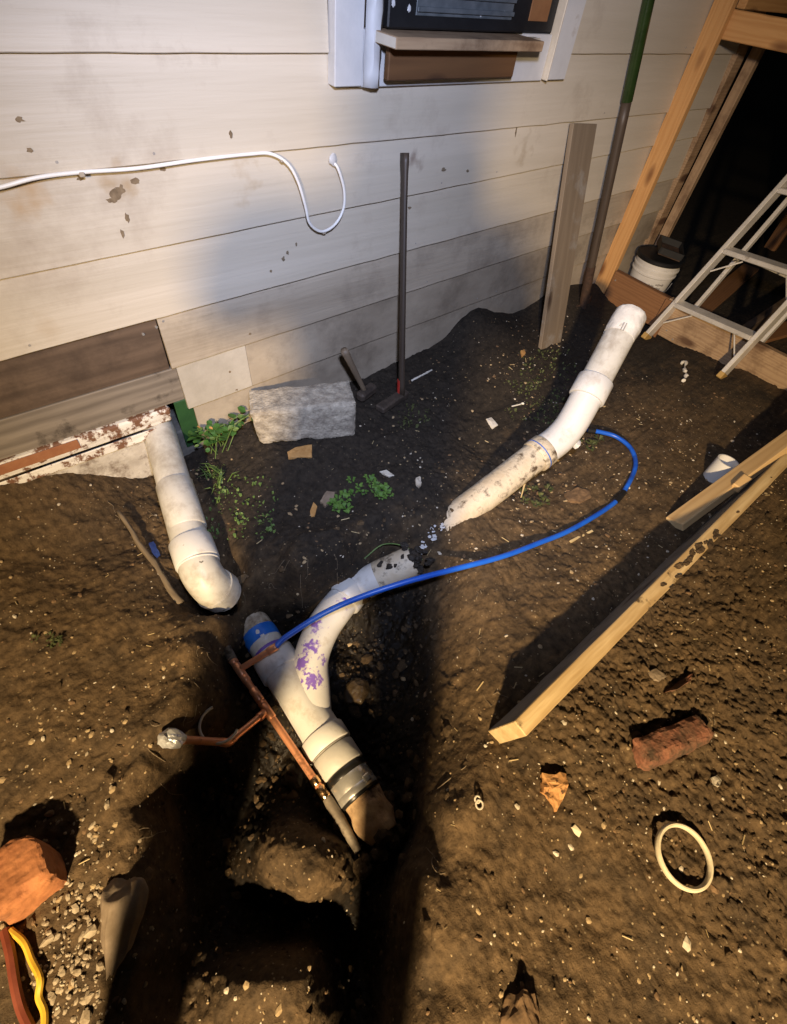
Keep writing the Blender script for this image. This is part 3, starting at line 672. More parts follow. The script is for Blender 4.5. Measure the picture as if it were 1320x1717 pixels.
for dx, dy, sx, sy in ((0, .066, .20, .006), (0, -.066, .20, .006), (.1, 0, .006, .126), (-.1, 0, .006, .126)):
    from_bm('tray_side', box_bm(sx, sy, .034, .001), m_black, tray, False, tm @ Matrix.Translation((dx, dy, .02)))
for i, (x0, y0, x1, y1, zc, lb) in enumerate(((3.25, .95, 4.3, 1.1, .03, 'dim brown scrap board on the dirt beyond the bucket'), (3.3, .60, 4.4, .38, .03, 'dim brown scrap board on the dirt behind the ladder'))):
    zc = max(ground_z(x0, y0), ground_z(x1, y1)) + .014
    o = plank('scrap_board', (x0, y0, zc), (x1, y1, zc), .11, .02, (0, 0, 1), m_brownwood, None, .002); tag(o, lb, 'board')

# ------------------------------------------------------------------ step ladder
LF = G((1085, 561), .0); RF = G((1203, 639), .0); LF[2] = ground_z(LF[0], LF[1]); RF[2] = ground_z(RF[0], RF[1])
lad = thing('step_ladder', (LF + RF) / 2, 'aluminium step ladder leaning over the skirt board', 'ladder')
u_ = (RF - LF); u_[2] = 0; u_ /= np.linalg.norm(u_); n_ = np.cross([0, 0, 1], u_); n_ = n_ if n_[0] > 0 else -n_
ang = math.radians(30); dL = math.sin(ang) * n_ + math.cos(ang) * np.array([0, 0, 1.])
TL = LF + dL * 1.85 + u_ * .06; TR = RF + dL * 1.85 - u_ * .06
def lad_pt(a, b, s): return lerp(a, b, s / 1.85)
for nm, a, b in (('stile', LF, TL), ('stile', RF, TR)):
    st = plank(nm, a, b, .022, .062, n_, m_alu, lad, .003)
    plank('foot_pad', a - dL * .004, a + dL * .028, .027, .066, n_, m_foot, st, .003)
for s in (.22, .52, .82, 1.12, 1.42, 1.72):
    a = lad_pt(LF, TL, s) + u_ * .012; b = lad_pt(RF, TR, s) - u_ * .012
    stp = plank('step', a, b, .078, .022, (0, 0, 1), m_alu, lad, .003)
    if s < .6:
        for q, w in ((a, u_), (b, -u_)):
            V, F = tube([q + w * .10 - np.array([0, 0, .014]), q + w * .004 - dL * .11 + n_ * .0], .004, 6); build('step_brace', V, F, m_alu, stp)
plank('top_cap', TL + dL * .0, TR, .13, .03, n_ * .3 + np.array([0, 0, 1]), m_alu, lad, .004)
rA = XP((1173, 508), 3.02); rTop = TL + n_ * .05 - dL * .06
dr = rTop - rA; rA0 = rA - dr * (rA[2] - ground_z(rA[0] - .05, rA[1])) / dr[2]
rB0 = rA0 + u_ * .40; rTop2 = TR + n_ * .05 - dL * .06
for a, b in ((rA0, rTop), (rB0, rTop2)): plank('rear_leg', a, b, .02, .03, n_, m_alu, lad, .002)
for s in (.27, .52, .75):
    plank('rear_brace', lerp(rA0, rTop, s), lerp(rB0, rTop2, s), .006, .026, (0, 0, 1), m_alu, lad, .001)

# ------------------------------------------------------------------ tools and boards leaning on the wall
V1 = W((979, 207), 1.418); g0 = S(924, 577)
o = plank('leaning_board', (g0[0], g0[1], g0[2] - .03), tuple(V1), .165, .02, (0, -1, .1), m_fenceboard, None, .002, endmat=m_pine_end)
tag(o, 'aged grey brown board leaning upright against the siding', 'board')
sh = thing('long_handled_shovel', S(965, 560), 'tall shovel with green upper handle leaning beside the orange post', 'shovel')
s0 = W((985, 478), 1.31); s1 = W((1062, 120), 1.405); s2 = W((1049, 170), 1.40); dsh = (s1 - s0) / np.linalg.norm(s1 - s0)
s3 = s0 + dsh * 1.9; sm_ = s0 + dsh * np.linalg.norm(s2 - s0)
m, Lg = frame(s0, sm_, (0, -1, 0)); V, F = tube([(-Lg / 2 + Lg * i / 10, 0, 0) for i in range(11)], .020, 14)
bm = bmesh.new(); vs = [bm.verts.new(v) for v in V]; [bm.faces.new([vs[i] for i in f]) for f in F]; from_bm('handle', bm, m_darkhandle, sh, True, m)
V, F = tube([lerp(sm_, s3, i / 8) for i in range(9)], [.0225] * 9, 14); build('handle_sleeve', V, F, m_greenpole, sh)
V, F = tube([s0 - dsh * .13, s0 - dsh * .04, s0 + dsh * .10], [.020, .024, .0225], 14); build('socket', V, F, m_rust, sh)
tip = s0 - dsh * .36; side = np.cross(dsh, [0, 1, 0]); side /= np.linalg.norm(side); out = np.cross(side, dsh)
V = []; F = []
for i in range(9):
    t = i / 8; w = .105 * (1 - .0 * t) * (1 if t < .6 else math.sqrt(max(0.02, 1 - ((t - .6) / .42) ** 2)))
    c = s0 - dsh * (.10 + .27 * t)
    for j in range(7):
        sx = (j - 3) / 3; V.append(c + side * w * sx + out * (.022 * sx * sx))
for i in range(8):
    for j in range(6): a = i * 7 + j; F.append([a, a + 1, a + 8, a + 7])
bl = build('blade', V, F, m_rust, sh); k = bl.modifiers.new('thick', 'SOLIDIFY'); k.thickness = .003

ax = thing('long_handled_maul', S(665, 680), 'long dark wooden maul handle standing against the wall', 'maul')
g0 = S(672, 672); top = W((679, 256), 1.424)
m, Lg = frame(g0 + np.array([0, 0, .03]), top, (0, -1, 0))
V, F = tube([(-Lg / 2 + Lg * t, 0, 0) for t in (0, .05, .3, .6, .85, .93, .97, 1)], [.0145, .0135, .0122, .0115, .0112, .0122, .0145, .0145], 14)
bm = bmesh.new(); vs = [bm.verts.new((a, b * .9, c * 1.15)) for a, b, c in V]; [bm.faces.new([vs[i] for i in f]) for f in F]; from_bm('handle', bm, m_darkhandle, ax, True, m)
da = (top - g0) / np.linalg.norm(top - g0)
V, F = tube([g0 + da * .035, g0 + da * .095], .0165, 14); build('red_collar', V, F, m_red, ax)
hd = S(640, 690) ; hc = g0 + np.array([0, 0, .016])
h0 = hc + np.array([.035, .012, 0.004]); h1 = hc + (hd - hc) * 1.15; h1[2] = max(ground_z(h1[0], h1[1]) + .014, h1[2])
m, Lg = frame(h0, h1, (0, 0, 1)); bm = box_bm(Lg, .040, .036, .006, 2)
for v in bm.verts:
    t = (v.co.x / Lg + .5); v.co.z *= 1 - .5 * max(0, t - .4); v.co.y *= 1 + .25 * max(0, t - .4)
from_bm('head', bm, m_iron, ax, False, m)

hm = thing('small_sledge_hammer', S(615, 670), 'short handled hammer propped head down between the block and the maul', 'hammer')
g0 = S(614, 668) + np.array([0, 0, .02]); top = W((577, 587), 1.30)
m, Lg = frame(g0, top, (0, -1, 0)); V, F = tube([(-Lg / 2 + Lg * t, 0, 0) for t in (0, .2, .5, .8, .95, 1)], [.011, .0105, .0118, .0138, .0155, .014], 12)
bm = bmesh.new(); vs = [bm.verts.new(v) for v in V]; [bm.faces.new([vs[i] for i in f]) for f in F]; from_bm('handle', bm, m_handle, hm, True, m)
hx = S(634, 658) - S(598, 676); hx[2] = 0; hx /= np.linalg.norm(hx)
m, Lg = frame(g0 - hx * .058 + np.array([0, 0, .012]), g0 + hx * .058 + np.array([0, 0, .012]), (0, 0, 1)); from_bm('head', box_bm(.104, .042, .042, .010), m_iron, hm, False, m)

def chunk_bm(sx, sy, sz, cuts, jitter, seed, chip):
    """a rough worn block: evenly divided, corners knocked off, faces pitted"""
    bm = bmesh.new(); bmesh.ops.create_cube(bm, size=1)
    step = max(sx, sy, sz) / cuts
    for ax_, ln in enumerate((sx, sy, sz)):
        k = max(2, int(ln / step)); no = [0, 0, 0]; no[ax_] = 1
        for i in range(1, k):
            co = [0, 0, 0]; co[ax_] = -.5 + i / k; bmesh.ops.bisect_plane(bm, geom=bm.verts[:] + bm.edges[:] + bm.faces[:], plane_co=co, plane_no=no)
    h = Vector((sx / 2, sy / 2, sz / 2))
    for v in bm.verts:
        v.co = Vector((v.co.x * sx, v.co.y * sy, v.co.z * sz)); c = v.co.copy()
        e = sorted(h[i] - abs(c[i]) for i in range(3))
        near = max(0, 1 - e[1] / (chip * 1.6))                     # closeness to an edge
        wear = near * chip * (.35 + .9 * max(0, mnoise.noise(c * 24 + Vector((seed * 4, 0, 0)))) + .5 * max(0, mnoise.noise(c * 60 + Vector((0, seed, 0)))))
        v.co -= Vector([math.copysign(1, c[i]) * wear if h[i] - abs(c[i]) < chip * 1.6 else 0 for i in range(3)])
        v.co += Vector(mnoise.noise_vector(c * 30 + Vector((seed * 7, 0, 0)))) * jitter + Vector(mnoise.noise_vector(c * 95 + Vector((0, seed, 0)))) * jitter * .55
    return bm
# concrete block by the wall
c0 = G((437, 752), .0); c1 = G((591, 740), .0)
bx = c1 - c0; Lb = np.linalg.norm(bx); bx /= Lb; by = np.cross([0, 0, 1], bx)
bh = .150; bd = .15; zc = ground_z(*(lerp(c0, c1, .5)[:2])) + .002
mm = Matrix.Identity(4); tilt = Matrix.Rotation(math.radians(-4), 4, 'X')
for i in range(3): mm[i][0] = bx[i]; mm[i][1] = by[i]; mm[i][2] = (0, 0, 1)[i]
cc = lerp(c0, c1, .5) + by * bd / 2 + np.array([0, 0, zc + bh / 2]); 
bm = chunk_bm(Lb * 1.06, bd, bh, 52, .0028, 3, .008)
for v in bm.verts:
    t = v.co.x / Lb
    v.co.z += .018 * (t + .5) * (1 if v.co.z > 0 else 0); v.co.y -= .012 * v.co.z / bh
    v.co.x -= .02 * (v.co.z / bh) * (1 if t < 0 else .2)
o = from_bm('concrete_block', bm, m_concrete, None, False, Matrix.Translation(cc) @ mm @ tilt); tag(o, 'rough grey concrete block lying against the foot of the siding', 'block')

# ------------------------------------------------------------------ drain pipes
def ring_part(name, a, b, r, mat, parent, seg=28, bev=.003):
    a = np.array(a); b = np.array(b); d = (b - a) / np.linalg.norm(b - a)
    V, F = tube([a, a + d * bev * .6, a + d * bev, b - d * bev, b - d * bev * .6, b], [r - bev, r - bev * .3, r, r, r - bev * .3, r - bev], seg); return build(name, V, F, mat, parent)
lp = thing('house_drain_pipe', S(300, 900), 'white drain pipe coming out of the foundation at the left', 'pipe')
p0 = np.array(W((270, 728), 1.47)); p0[2] = .078; q0 = G((277, 760), .065); q1 = G((294, 818), .045); q2 = G((307, 860), .03); q3 = G((322, 918), .012); q4 = G((331, 940), .005)
dd = (q3 - q0) / np.linalg.norm(q3 - q0)
p0 = q0 - dd * .22
V, F = tube([lerp(p0, q1, i / 6) for i in range(7)], .0535, 28, wob=.0006); build('pipe', V, F, m_pvc, lp)
ring_part('coupling', q1 - dd * .012, q2 + dd * .07, .0585, m_pvc, lp)
ring_part('hub', q3 - dd * .022, q4 + dd * .012, .0655, m_pvc_clean, lp)
ring_part('hub', q4 + dd * .013, q4 + dd * .020, .0635, m_pvc_clean, lp)
V, F = tube([q3 - dd * .10, q3 - dd * .01], .0565, 28); build('pipe', V, F, m_pvc, lp)
e0 = q4 + dd * .015; hdn = np.array([.40, -.22, -.88]); hdn -= dd * hdn.dot(dd); hdn /= np.linalg.norm(hdn)
path = []
for i in range(16):
    t = math.radians(80) * i / 15; rr = .074; path.append(e0 + dd * (rr * math.sin(t)) + hdn * (rr * (1 - math.cos(t))))
V, F = tube(path, .0605, 32, wob=.0012, wsc=25); build('elbow', V, F, m_pvc, lp)
pe = np.array(path[-1]); de = np.array((path[-1] - path[-2]).normalized()) if hasattr(path[-1], 'normalized') else (path[-1] - path[-2]) / np.linalg.norm(path[-1] - path[-2])
V, F = tube([pe - de * .012, pe + de * .006, pe + de * .024], [.0655, .0655, .065], 32, inner=.055); build('socket_lip', V, F, m_pvc, lp)
c = path[4] + np.array([.004, -.002, .0585])
V, F = rock(c, .014, .012, .005, seed=3, sub=2); build('mud_splat', V, F, m_founddark, lp)
for i in range(3):       # illegible moulded marks on the hub
    c = lerp(q3, q4, .4) + np.array([-.02 + .012 * i, -.004 - .006 * i, .0605]); V, F = rock(c, .0045, .0015, .003, .3, seed=i, sub=1); build('moulded_mark', V, F, m_print, lp, False)

# wye in the trench
wy = thing('drain_wye', G((520, 1200), -.28), 'white drain wye with purple primer lying in the trench', 'drain fitting')
a0 = G((428, 1052), -.195); a1 = G((577, 1292), -.178); da = (a1 - a0); La = np.linalg.norm(da); da /= La
def ap(t): return a0 + da * La * t
V, F = tube([ap(-.035), ap(-.005), ap(.02), ap(.06)], [.0525, .0525, .053, .0535], 30, inner=.047)
V = [Vector(v) + Vector(da) * (La * .035 * mnoise.noise(Vector(v) * 60) if (Vector(v) - Vector(ap(-.035))).length < .058 else 0) for v in V]; build('broken_pipe_end', V, F, m_pvc_end, wy)
V, F = tube([ap(t) for t in (.045, .07, .10, .13)], [.0545, .0555, .0555, .0545], 26, wob=.002, wsc=40); build('blue_band', V, F, m_bluetape, wy)
V, F = tube([ap(t) for t in (.10, .16, .26)], [.0535, .0535, .0535], 26); build('stub_pipe', V, F, m_pvc, wy)
for k, (t, an, w) in enumerate(((.118, 60, .028), (.125, 95, .018), (.112, 120, .022))):
    V, F = rock(ap(t) + np.array([math.cos(math.radians(an)) * .01, -math.cos(math.radians(an)) * .03, .052]), w * .5, .008, .004, .9, seed=k + 20, sub=2); build('torn_label', V, F, m_pvc_clean, wy)
ring_part('primer_ring', ap(.185), ap(.215), .0545, m_purple, wy)
ring_part('inlet_hub', ap(.215), ap(.36), .0655, m_pvc_clean, wy, bev=.004)
BL = [(tuple(G(p, -.12)), r_, (.21, .12, .48), sc_, th_, .13) for p, r_, sc_, th_ in (((532, 1055), .06, 55, .53), ((522, 1085), .055, 75, .52), ((505, 1110), .06, 85, .54), ((545, 1105), .05, 70, .57), ((525, 1140), .08, 95, .57), ((575, 1010), .055, 80, .58))]
m_pvc_purple = M('primer_splashed_pvc', (.60, .59, .57), (.68, .67, .65), scale=7, rough=.36, bump=.06, blots=BL, dirt=((.30, .24, .17), 14, .54, .86))
V, F = tube([ap(t) for t in (.34, .36, .45, .6, .75, .80)], [.062, .0585, .0585, .0585, .0585, .061], 30); build('body', V, F, m_pvc_clean, wy)
b_end = G((612, 972), -.155); 
path = spline([ap(.70), lerp(ap(.60), G((533, 1130), -.17), .55), G((522, 1105), -.165), G((540, 1056), -.16), G((566, 1018), -.158), G((590, 988), -.155)], 7)
V, F = tube(path, [.0525 + .004 * i / len(path) for i in range(len(path))], 32); build('branch', V, F, m_pvc_purple, wy)
bd_ = (path[-1] - path[-2]).normalized(); bd_ = np.array(bd_)
e = np.array(path[-1])
ring_part('branch_hub', e - bd_ * .055, e + bd_ * .004, .0645, m_pvc_purple, wy)
ring_part('cement_line', e + bd_ * .0045, e + bd_ * .009, .0595, m_bluetrace, wy)
V, F = rock(e - bd_ * .02 + np.array([.035, -.045, .012]), .03, .022, .022, .6, 31, 2); build('mud_clump', V, F, SOIL, wy)
far = G((694, 940), -.06); fd = far - e; fl_ = np.linalg.norm(fd); fd /= fl_
V, F = tube([e - fd * .02, e + fd * fl_ * .42], .0545, 28); build('branch_pipe', V, F, m_pvc_clean, wy)
V, F = tube([e + fd * fl_ * (.42 + .58 * i / 8) for i in range(9)], [.0546] * 8 + [.053], 28, wob=.003, wsc=30); build('stained_pipe', V, F, m_pvc_old, wy)
parts = []
for i in range(12):
    q = e + fd * fl_ * rng.uniform(.45, .95) + np.array([rng.normal(0, .012), rng.normal(0, .012), .052]); parts.append(rock(q, rng.uniform(.008, .020), rng.uniform(.006, .013), .006, rng.uniform(0, 3), 60 + i, 2, .5))
for i in range(26):
    q = e + fd * fl_ * rng.uniform(.84, 1.10) + np.array([rng.normal(0, .028), rng.normal(0, .028), rng.uniform(.0, .05)]); r = rng.uniform(.008, .020); parts.append(rock(q, r * 1.3, r, r * .7, rng.uniform(0, 3), 130 + i, 2, .5))
V, F = merge(parts); o = build('caked_mud', V, F, m_mudcake, wy, smooth=False); o['kind'] = 'stuff'
ring_part('outlet_hub', ap(.775), ap(.875), .0665, m_pvc_clean, wy, bev=.004)
ring_part('joint_ring', ap(.877), ap(.884), .0625, m_print, wy)
ring_part('reducer', ap(.886), ap(1.0), .0635, m_pvc_grey, wy)
rsl = ring_part('rubber_sleeve', ap(1.0), ap(1.16), .0585, m_rubber, wy)
for t in (1.025, 1.125):
    ring_part('clamp_band', ap(t - .018), ap(t + .018), .0605, m_steel if t > 1.1 else m_rubber, rsl, bev=.001)
ring_part('steel_shield', ap(1.03), ap(1.118), .0597, m_steel, rsl, bev=.001)
sd = np.cross(da, [0, 0, 1]); sd /= np.linalg.norm(sd)
m, Lg = frame(ap(1.11) + np.array([0, 0, .05]) - sd * .045, ap(1.11) + np.array([0, 0, .05]) - sd * .02, (0, 0, 1)); from_bm('clamp_screw', box_bm(.022, .02, .016, .003), m_steel, rsl, False, m)
V, F = tube([ap(1.13 + .025 * i) for i in range(10)], [.052, .053, .0535, .053, .053, .0525, .052, .050, .046, .038], 30, wob=.011, wsc=32); build('clay_stub', V, F, m_clay, wy)
parts = []
for i in range(34):
    t_ = rng.uniform(1.24, 1.42); q = ap(t_) + sd * rng.normal(0, .045) + np.array([0, 0, rng.uniform(-.03, .035 if t_ > 1.33 else -.01)]); r = rng.uniform(.008, .024); parts.append(rock(q, r * 1.2, r, r * .8, rng.uniform(0, 3), 90 + i, 2, .4))
V, F = merge(parts); o = build('packed_mud', V, F, SOIL, wy, smooth=False); o['kind'] = 'stuff'

# the pipe rising to the cleanout at the right
cp = thing('cleanout_pipe', G((765, 870), 0), 'long white pipe rising out of the soil to an open wrapped end', 'pipe')
r0 = G((752, 878), -.03); r1 = G((903, 762), .115); r2 = G((922, 748), .135); r3 = G((990, 655), .285); r4 = G((1058, 527), .475)
d01 = (r1 - r0) / np.linalg.norm(r1 - r0); d34 = (r4 - r3) / np.linalg.norm(r4 - r3)
V, F = tube([lerp(r0 - d01 * .03, r1, i / 10) for i in range(11)], [.050, .0545] + [.0555] * 9, 28, wob=.0025, wsc=26); build('lower_pipe', V, F, m_pvc_old, cp)
ring_part('coupling', r1 - d01 * .02, r1 + d01 * .035, .0625, m_pvc_old, cp)
ring_part('cement_line', r1 - d01 * .001, r1 + d01 * .004, .0632, m_bluetrace, cp, bev=.0005)
path = spline([r1 + d01 * .03, r2 + d01 * .04, lerp(r2, r3, .45) + np.array([.012, -.012, -.01]), r3 - d34 * .02], 6)
V, F = tube(path, .0575, 28); build('sweep_bend', V, F, m_pvc_clean, cp)
ring_part('hub', r3 - d34 * .035, r3 + d34 * .045, .066, m_pvc_clean, cp)
V, F = tube([r3, lerp(r3, r4, .5), r4], .0555, 28, inner=.049); up_ = build('upper_pipe', V, F, m_pvc, cp)
Vw, Fw = tube([lerp(r3, r4, t) for t in (.70, .76, .82, .88, .94, .985, 1.012)], [.0562, .058, .0595, .059, .0585, .0585, .054], 30, wob=.005, wsc=45); build('plastic_wrap', Vw, Fw, m_wrap, up_)
sdn = np.cross(d34, [0, 0, 1]); sdn /= np.linalg.norm(sdn); upn = np.cross(sdn, d34)
for k in (-1, 1):
    m, Lg = frame(lerp(r3, r4, .69) + upn * .0555 + sdn * (.0045 * k - .0), lerp(r3, r4, .78) + upn * .0588 + sdn * (.0045 * k), upn); from_bm('printed_dash', box_bm(Lg, .004, .003, 0), m_print, up_, False, m)
V, F = rock(lerp(r2, r3, .35) + np.array([.03, -.05, -.045]), .04, .022, .02, .8, 51, 2, .5); build('cement_drip', V, F, m_pvc_clean, cp)
V, F = tube([r0 + d01 * .32 + np.array([.01, -.045, -.03]), r0 + d01 * .31 + np.array([.01, -.06, -.09])], [.004, .002], 6); build('root_strand', V, F, m_straw, cp)
# smear of spilled white cement on the soil bridge
parts = []
for i, (px, py, s) in enumerate(((742, 885, 9), (733, 893, 7), (727, 900, 10), (718, 906, 7), (712, 914, 9), (706, 922, 8), (703, 930, 7), (736, 888, 6), (722, 897, 6), (700, 938, 6), (714, 909, 5), (730, 884, 5))):
    for k in range(3):
        q = S(px + rng.normal(0, 4), py + rng.normal(0, 4)); parts.append(rock(q + np.array([0, 0, .002]), .0011 * s * rng.uniform(.5, 1.2), .0010 * s * rng.uniform(.4, 1), .0016, rng.uniform(0, 3), i * 3 + k, 1))
V, F = merge(parts); o = build('spilled_cement', V, F, m_trim, smooth=False); tag(o, 'white flecks spilled on the soil between the two pipe ends', 'spill')
cn = thing('white_cap_fitting', S(1200, 805), 'short white pipe offcut standing by the pale lumber', 'pipe fitting')
c = S(1198, 800); V, F = tube([c + np.array([0, 0, -.01]), c + np.array([.01, .0, .085])], .042, 24, inner=.037); build('sleeve', V, F, m_pvc_clean, cn)
ring_part('lip', c + np.array([.0095, 0, .078]), c + np.array([.0103, 0, .088]), .0435, m_pvc_clean, cn) if False else None

# ------------------------------------------------------------------ copper water line and blue hose
cu = thing('copper_water_line', G((450, 1200), -.28), 'copper water line with tee branches crossing the trench', 'pipe')
k0 = G((371, 1070), -.14); k1 = G((391, 1108), -.135); k2 = G((546, 1335), -.155); kt = lerp(k1, k2, .075); km = lerp(k1, k2, .40); k3 = G((602, 1428), -.165)
V, F = tube([k0, k1], .0135, 12); build('tarnished_end', V, F, m_steelrod, cu)
V, F = tube([k1, kt, km, k2], .0102, 14); build('main_pipe', V, F, m_copper, cu)
def cu_ring(a, b, t0, t1, r=.0124, mat=m_copper): ring_part('coupling', lerp(a, b, t0), lerp(a, b, t1), r, mat, cu, 16, .0015)
cu_ring(k1, kt, -.3, .35); cu_ring(k1, kt, .45, 1.7); cu_ring(kt, km, .16, .30); cu_ring(km, k2, -.28, -.12); cu_ring(km, k2, -.08, .10); cu_ring(kt, km, .80, .88)
cu_ring(km, k2, .80, .88, .0124, m_solder); cu_ring(km, k2, .90, 1.02, .0128, m_solder)
V, F = tube([lerp(k2, k3, t) for t in (-.02, .15, .4, .7, 1)], [.0115, .0145, .0145, .0125, .010], 12, wob=.002, wsc=50); build('muddy_pipe', V, F, m_steelrod, cu)
e1 = G((462, 1085), -.075); V, F = tube(spline([kt, lerp(kt, e1, .5), e1], 4), .0095, 12); build('upper_branch', V, F, m_copper, cu)
ring_part('coupling', lerp(kt, e1, .80), lerp(kt, e1, 1.04), .0118, m_copper, cu, 14, .001)
f0 = G((383, 1245), -.085); f1 = G((300, 1240), .008)
V, F = tube([km, f0], .0095, 12); build('side_branch', V, F, m_copper, cu)
V, F = tube(spline([lerp(km, f0, .85), f0, lerp(f0, f1, .15)], 4), .0112, 12); build('elbow', V, F, m_copper, cu)
ring_part('coupling', lerp(km, f0, .08), lerp(km, f0, .24), .0122, m_copper, cu, 14, .001)
V, F = tube([f0, f1], .0100, 12); build('side_branch', V, F, m_copper, cu)
V, F = tube([lerp(f0, f1, t) for t in (.92, 1.0, 1.12, 1.25, 1.34, 1.37)], [.013, .018, .0205, .019, .014, .006], 16, wob=.012, wsc=60); build('foil_cap', V, F, m_foil, cu, smooth=False)

hs = thing('blue_hose', S(985, 722), 'blue plastic water hose arching from the copper line to the right pipe', 'hose')
e1n = np.array(e1)
hp = [e1n, G((480, 1068), -.065), G((540, 1030), -.035), G((600, 1003), .0), G((680, 976), .03), G((760, 955), .04), G((840, 934), .035), G((900, 912), .025), G((960, 887), .015), G((1028, 845), .012), G((1052, 815), .014), G((1066, 780), .016), G((1058, 752), .018), G((1035, 733), .02), G((1010, 725), .022), G((985, 721), .025)]
sp = spline(hp, 10); zadd = []
for i, q in enumerate(sp):
    zg = ground_z(q.x, q.y) + .010
    if q.z < zg:                                            # lift along the sight line so that it rests on the soil
        d = Vector(CAM) - q; q = q + d * ((zg - q.z) / d.z)
    zadd.append(q)
V, F = tube(zadd, .0090, 12); build('hose_pipe', V, F, m_blue, hs)
i0 = 9 * 10 + 1; V, F = tube(zadd[i0:i0 + 7], .0103, 12); build('black_tape_joint', V, F, m_black, hs)
V, F = tube(zadd[-6:], .0125, 12); build('black_end', V, F, m_black, hs)

# ------------------------------------------------------------------ lumber on the right
pa = np.array([.522, .004, 0]); pb = np.array([2.75, .052, 0]); tilt_ = np.array([0, -.17, 1.]); tilt_ /= np.linalg.norm(tilt_)
pl = thing('plank_on_edge', pa, 'long pale plank standing on edge in the dirt beside the trench', 'plank')
zc = .072
m, Lg = frame(pa + np.array([0, .012, zc]), pb + np.array([0, .012, zc + .012]), tilt_)
bm = box_bm(Lg, .040, .178, .002)
long = [e for e in bm.edges if abs((e.verts[0].co - e.verts[1].co).x) > .5 * Lg]; bmesh.ops.subdivide_edges(bm, edges=long, cuts=40, use_grid_fill=True)
for v in bm.verts: v.co += Vector((0, .0012, .0016)) * mnoise.noise(Vector((v.co.x * 7, v.co.y * 30, v.co.z * 9)))
bm.normal_update()
for f in bm.faces:
    if f.normal.x < -.8 or f.normal.x > .8: f.material_index = 1
    elif abs(f.normal.y) > .8: f.material_index = 2  # both wide faces get a greyer, darker wood than the top edge
pbd = from_bm('board', bm, m_pine_pale, pl, False, m, (m_pine_end, m_graywood))
parts = []
for i in range(26):
    u = float(np.clip(rng.normal(.84, .075), .62, 1.1)) if i < 19 else rng.uniform(.3, 1.6)
    q = lerp(pa, pb, u / 2.23) + np.array([0, -.007 + rng.normal(0, .009), 0]); q[2] = zc + .088 + .012 * u / 2.2; r = rng.uniform(.006, .012) if i < 19 else rng.uniform(.002, .005)
    parts.append(rock(q, r * 1.7, r * .8, r * .45, rng.uniform(-.4, .4), i, 3, .5))
V, F = merge(parts); o = build('dirt_crumbs', V, F, SOIL, pbd, smooth=False); o['kind'] = 'stuff'
s0 = S(1128, 882) + np.array([0, 0, .01]); s1 = G((1345, 722), .20)
st = plank('pale_stake', s0, s1 + (s1 - s0) * .35, .068, .034, (0, .5, 1), m_pine_light, None, .003, endmat=m_pine_end); tag(st, 'short new pine stake lying along the back of the long plank', 'stake')
sb = lerp(s0, s1, .36) + np.array([0, -.03, .028]); m, Lg = frame(sb, sb + np.array([.07, .0, .015]), (0, 0, 1)); o = from_bm('pine_block', box_bm(.07, .034, .030, .003), m_pine_light, None, False, m); tag(o, 'small pine offcut wedged between the stake and the long plank', 'offcut')

# ------------------------------------------------------------------ bricks, stones, litter on the soil
def put_rock(name, px, py, sx, sy, sz, rot, seed, mat, label, cat, sub=3, rough=.15, lift=.3, group=None):
    q = S(px, py); V, F = rock(q + np.array([0, 0, sz * lift]), sx, sy, sz, rot, seed, sub, rough); o = build(name, V, F, mat, smooth=False); tag(o, label, cat, group); return o
def brick(name, px0, px1, dep, hgt, mat, label, cat, tiltx=0, tilty=0, seed=1, jit=.006, sink=.25, chop=0, lift=0.0):
    a = S(*px0); b = S(*px1); xdir = b - a; xdir[2] = 0; Lg = np.linalg.norm(xdir); xdir /= Lg; yd = np.cross([0, 0, 1], xdir)
    mm = Matrix.Identity(4)
    for i in range(3): mm[i][0] = xdir[i]; mm[i][1] = yd[i]; mm[i][2] = (0, 0, 1)[i]
    c = (a + b) / 2 + yd * dep / 2; c[2] = ground_z(c[0], c[1]) + hgt * (.5 - sink) + lift
    bm = chunk_bm(Lg, dep, hgt, 34, jit * .40, seed, .010)
    if chop:
        for v in bm.verts:
            k = v.co.x / Lg + v.co.y / dep * .9
            if k > .55: v.co -= Vector((Lg, dep * .9, 0)) * (k - .55) * chop
    o = from_bm(name, bm, mat, None, False, Matrix.Translation(c) @ mm @ Matrix.Rotation(math.radians(tiltx), 4, 'X') @ Matrix.Rotation(math.radians(tilty), 4, 'Y')); tag(o, label, cat); return o
brick('half_buried_brick', (1075, 1298), (1192, 1245), .065, .085, m_brick, 'muddy red brick half buried right of the plank', 'brick', -14, 3, 2, .009, .36)
brick('broken_brick', (20, 1555), (118, 1475), .12, .10, m_brickorange, 'large orange brick with a broken corner at the lower left', 'brick', -10, 0, 5, .006, .2, chop=.35)
a_ = S(190, 1640); b_ = S(218, 1452); c_ = (a_ + b_) / 2 + np.array([0, 0, .004]); L_ = np.linalg.norm((b_ - a_)[:2]); rot_ = math.atan2(b_[1] - a_[1], b_[0] - a_[0])
V, F = rock((0, 0, 0), L_ * .53, .052, .050, 0, 77, 5, .16); V = np.array([tuple(v) for v in V])
tt = np.clip((V[:, 0] / L_) + .5, 0, 1); V[:, 1] *= .30 + .75 * tt ** .8; V[:, 2] *= .35 + .75 * tt
V = np.array([tuple(Vector(v) + Vector(mnoise.noise_vector(Vector((v[0] * 18, v[1] * 45, v[2] * 45)))) * .006) for v in V])
V = np.stack([V[:, 0] * math.cos(rot_) - V[:, 1] * math.sin(rot_), V[:, 0] * math.sin(rot_) + V[:, 1] * math.cos(rot_), V[:, 2]], -1) + c_
o = build('tapered_stone', V, F, m_stone); tag(o, 'tapered grey stone lying right of the orange brick', 'stone')
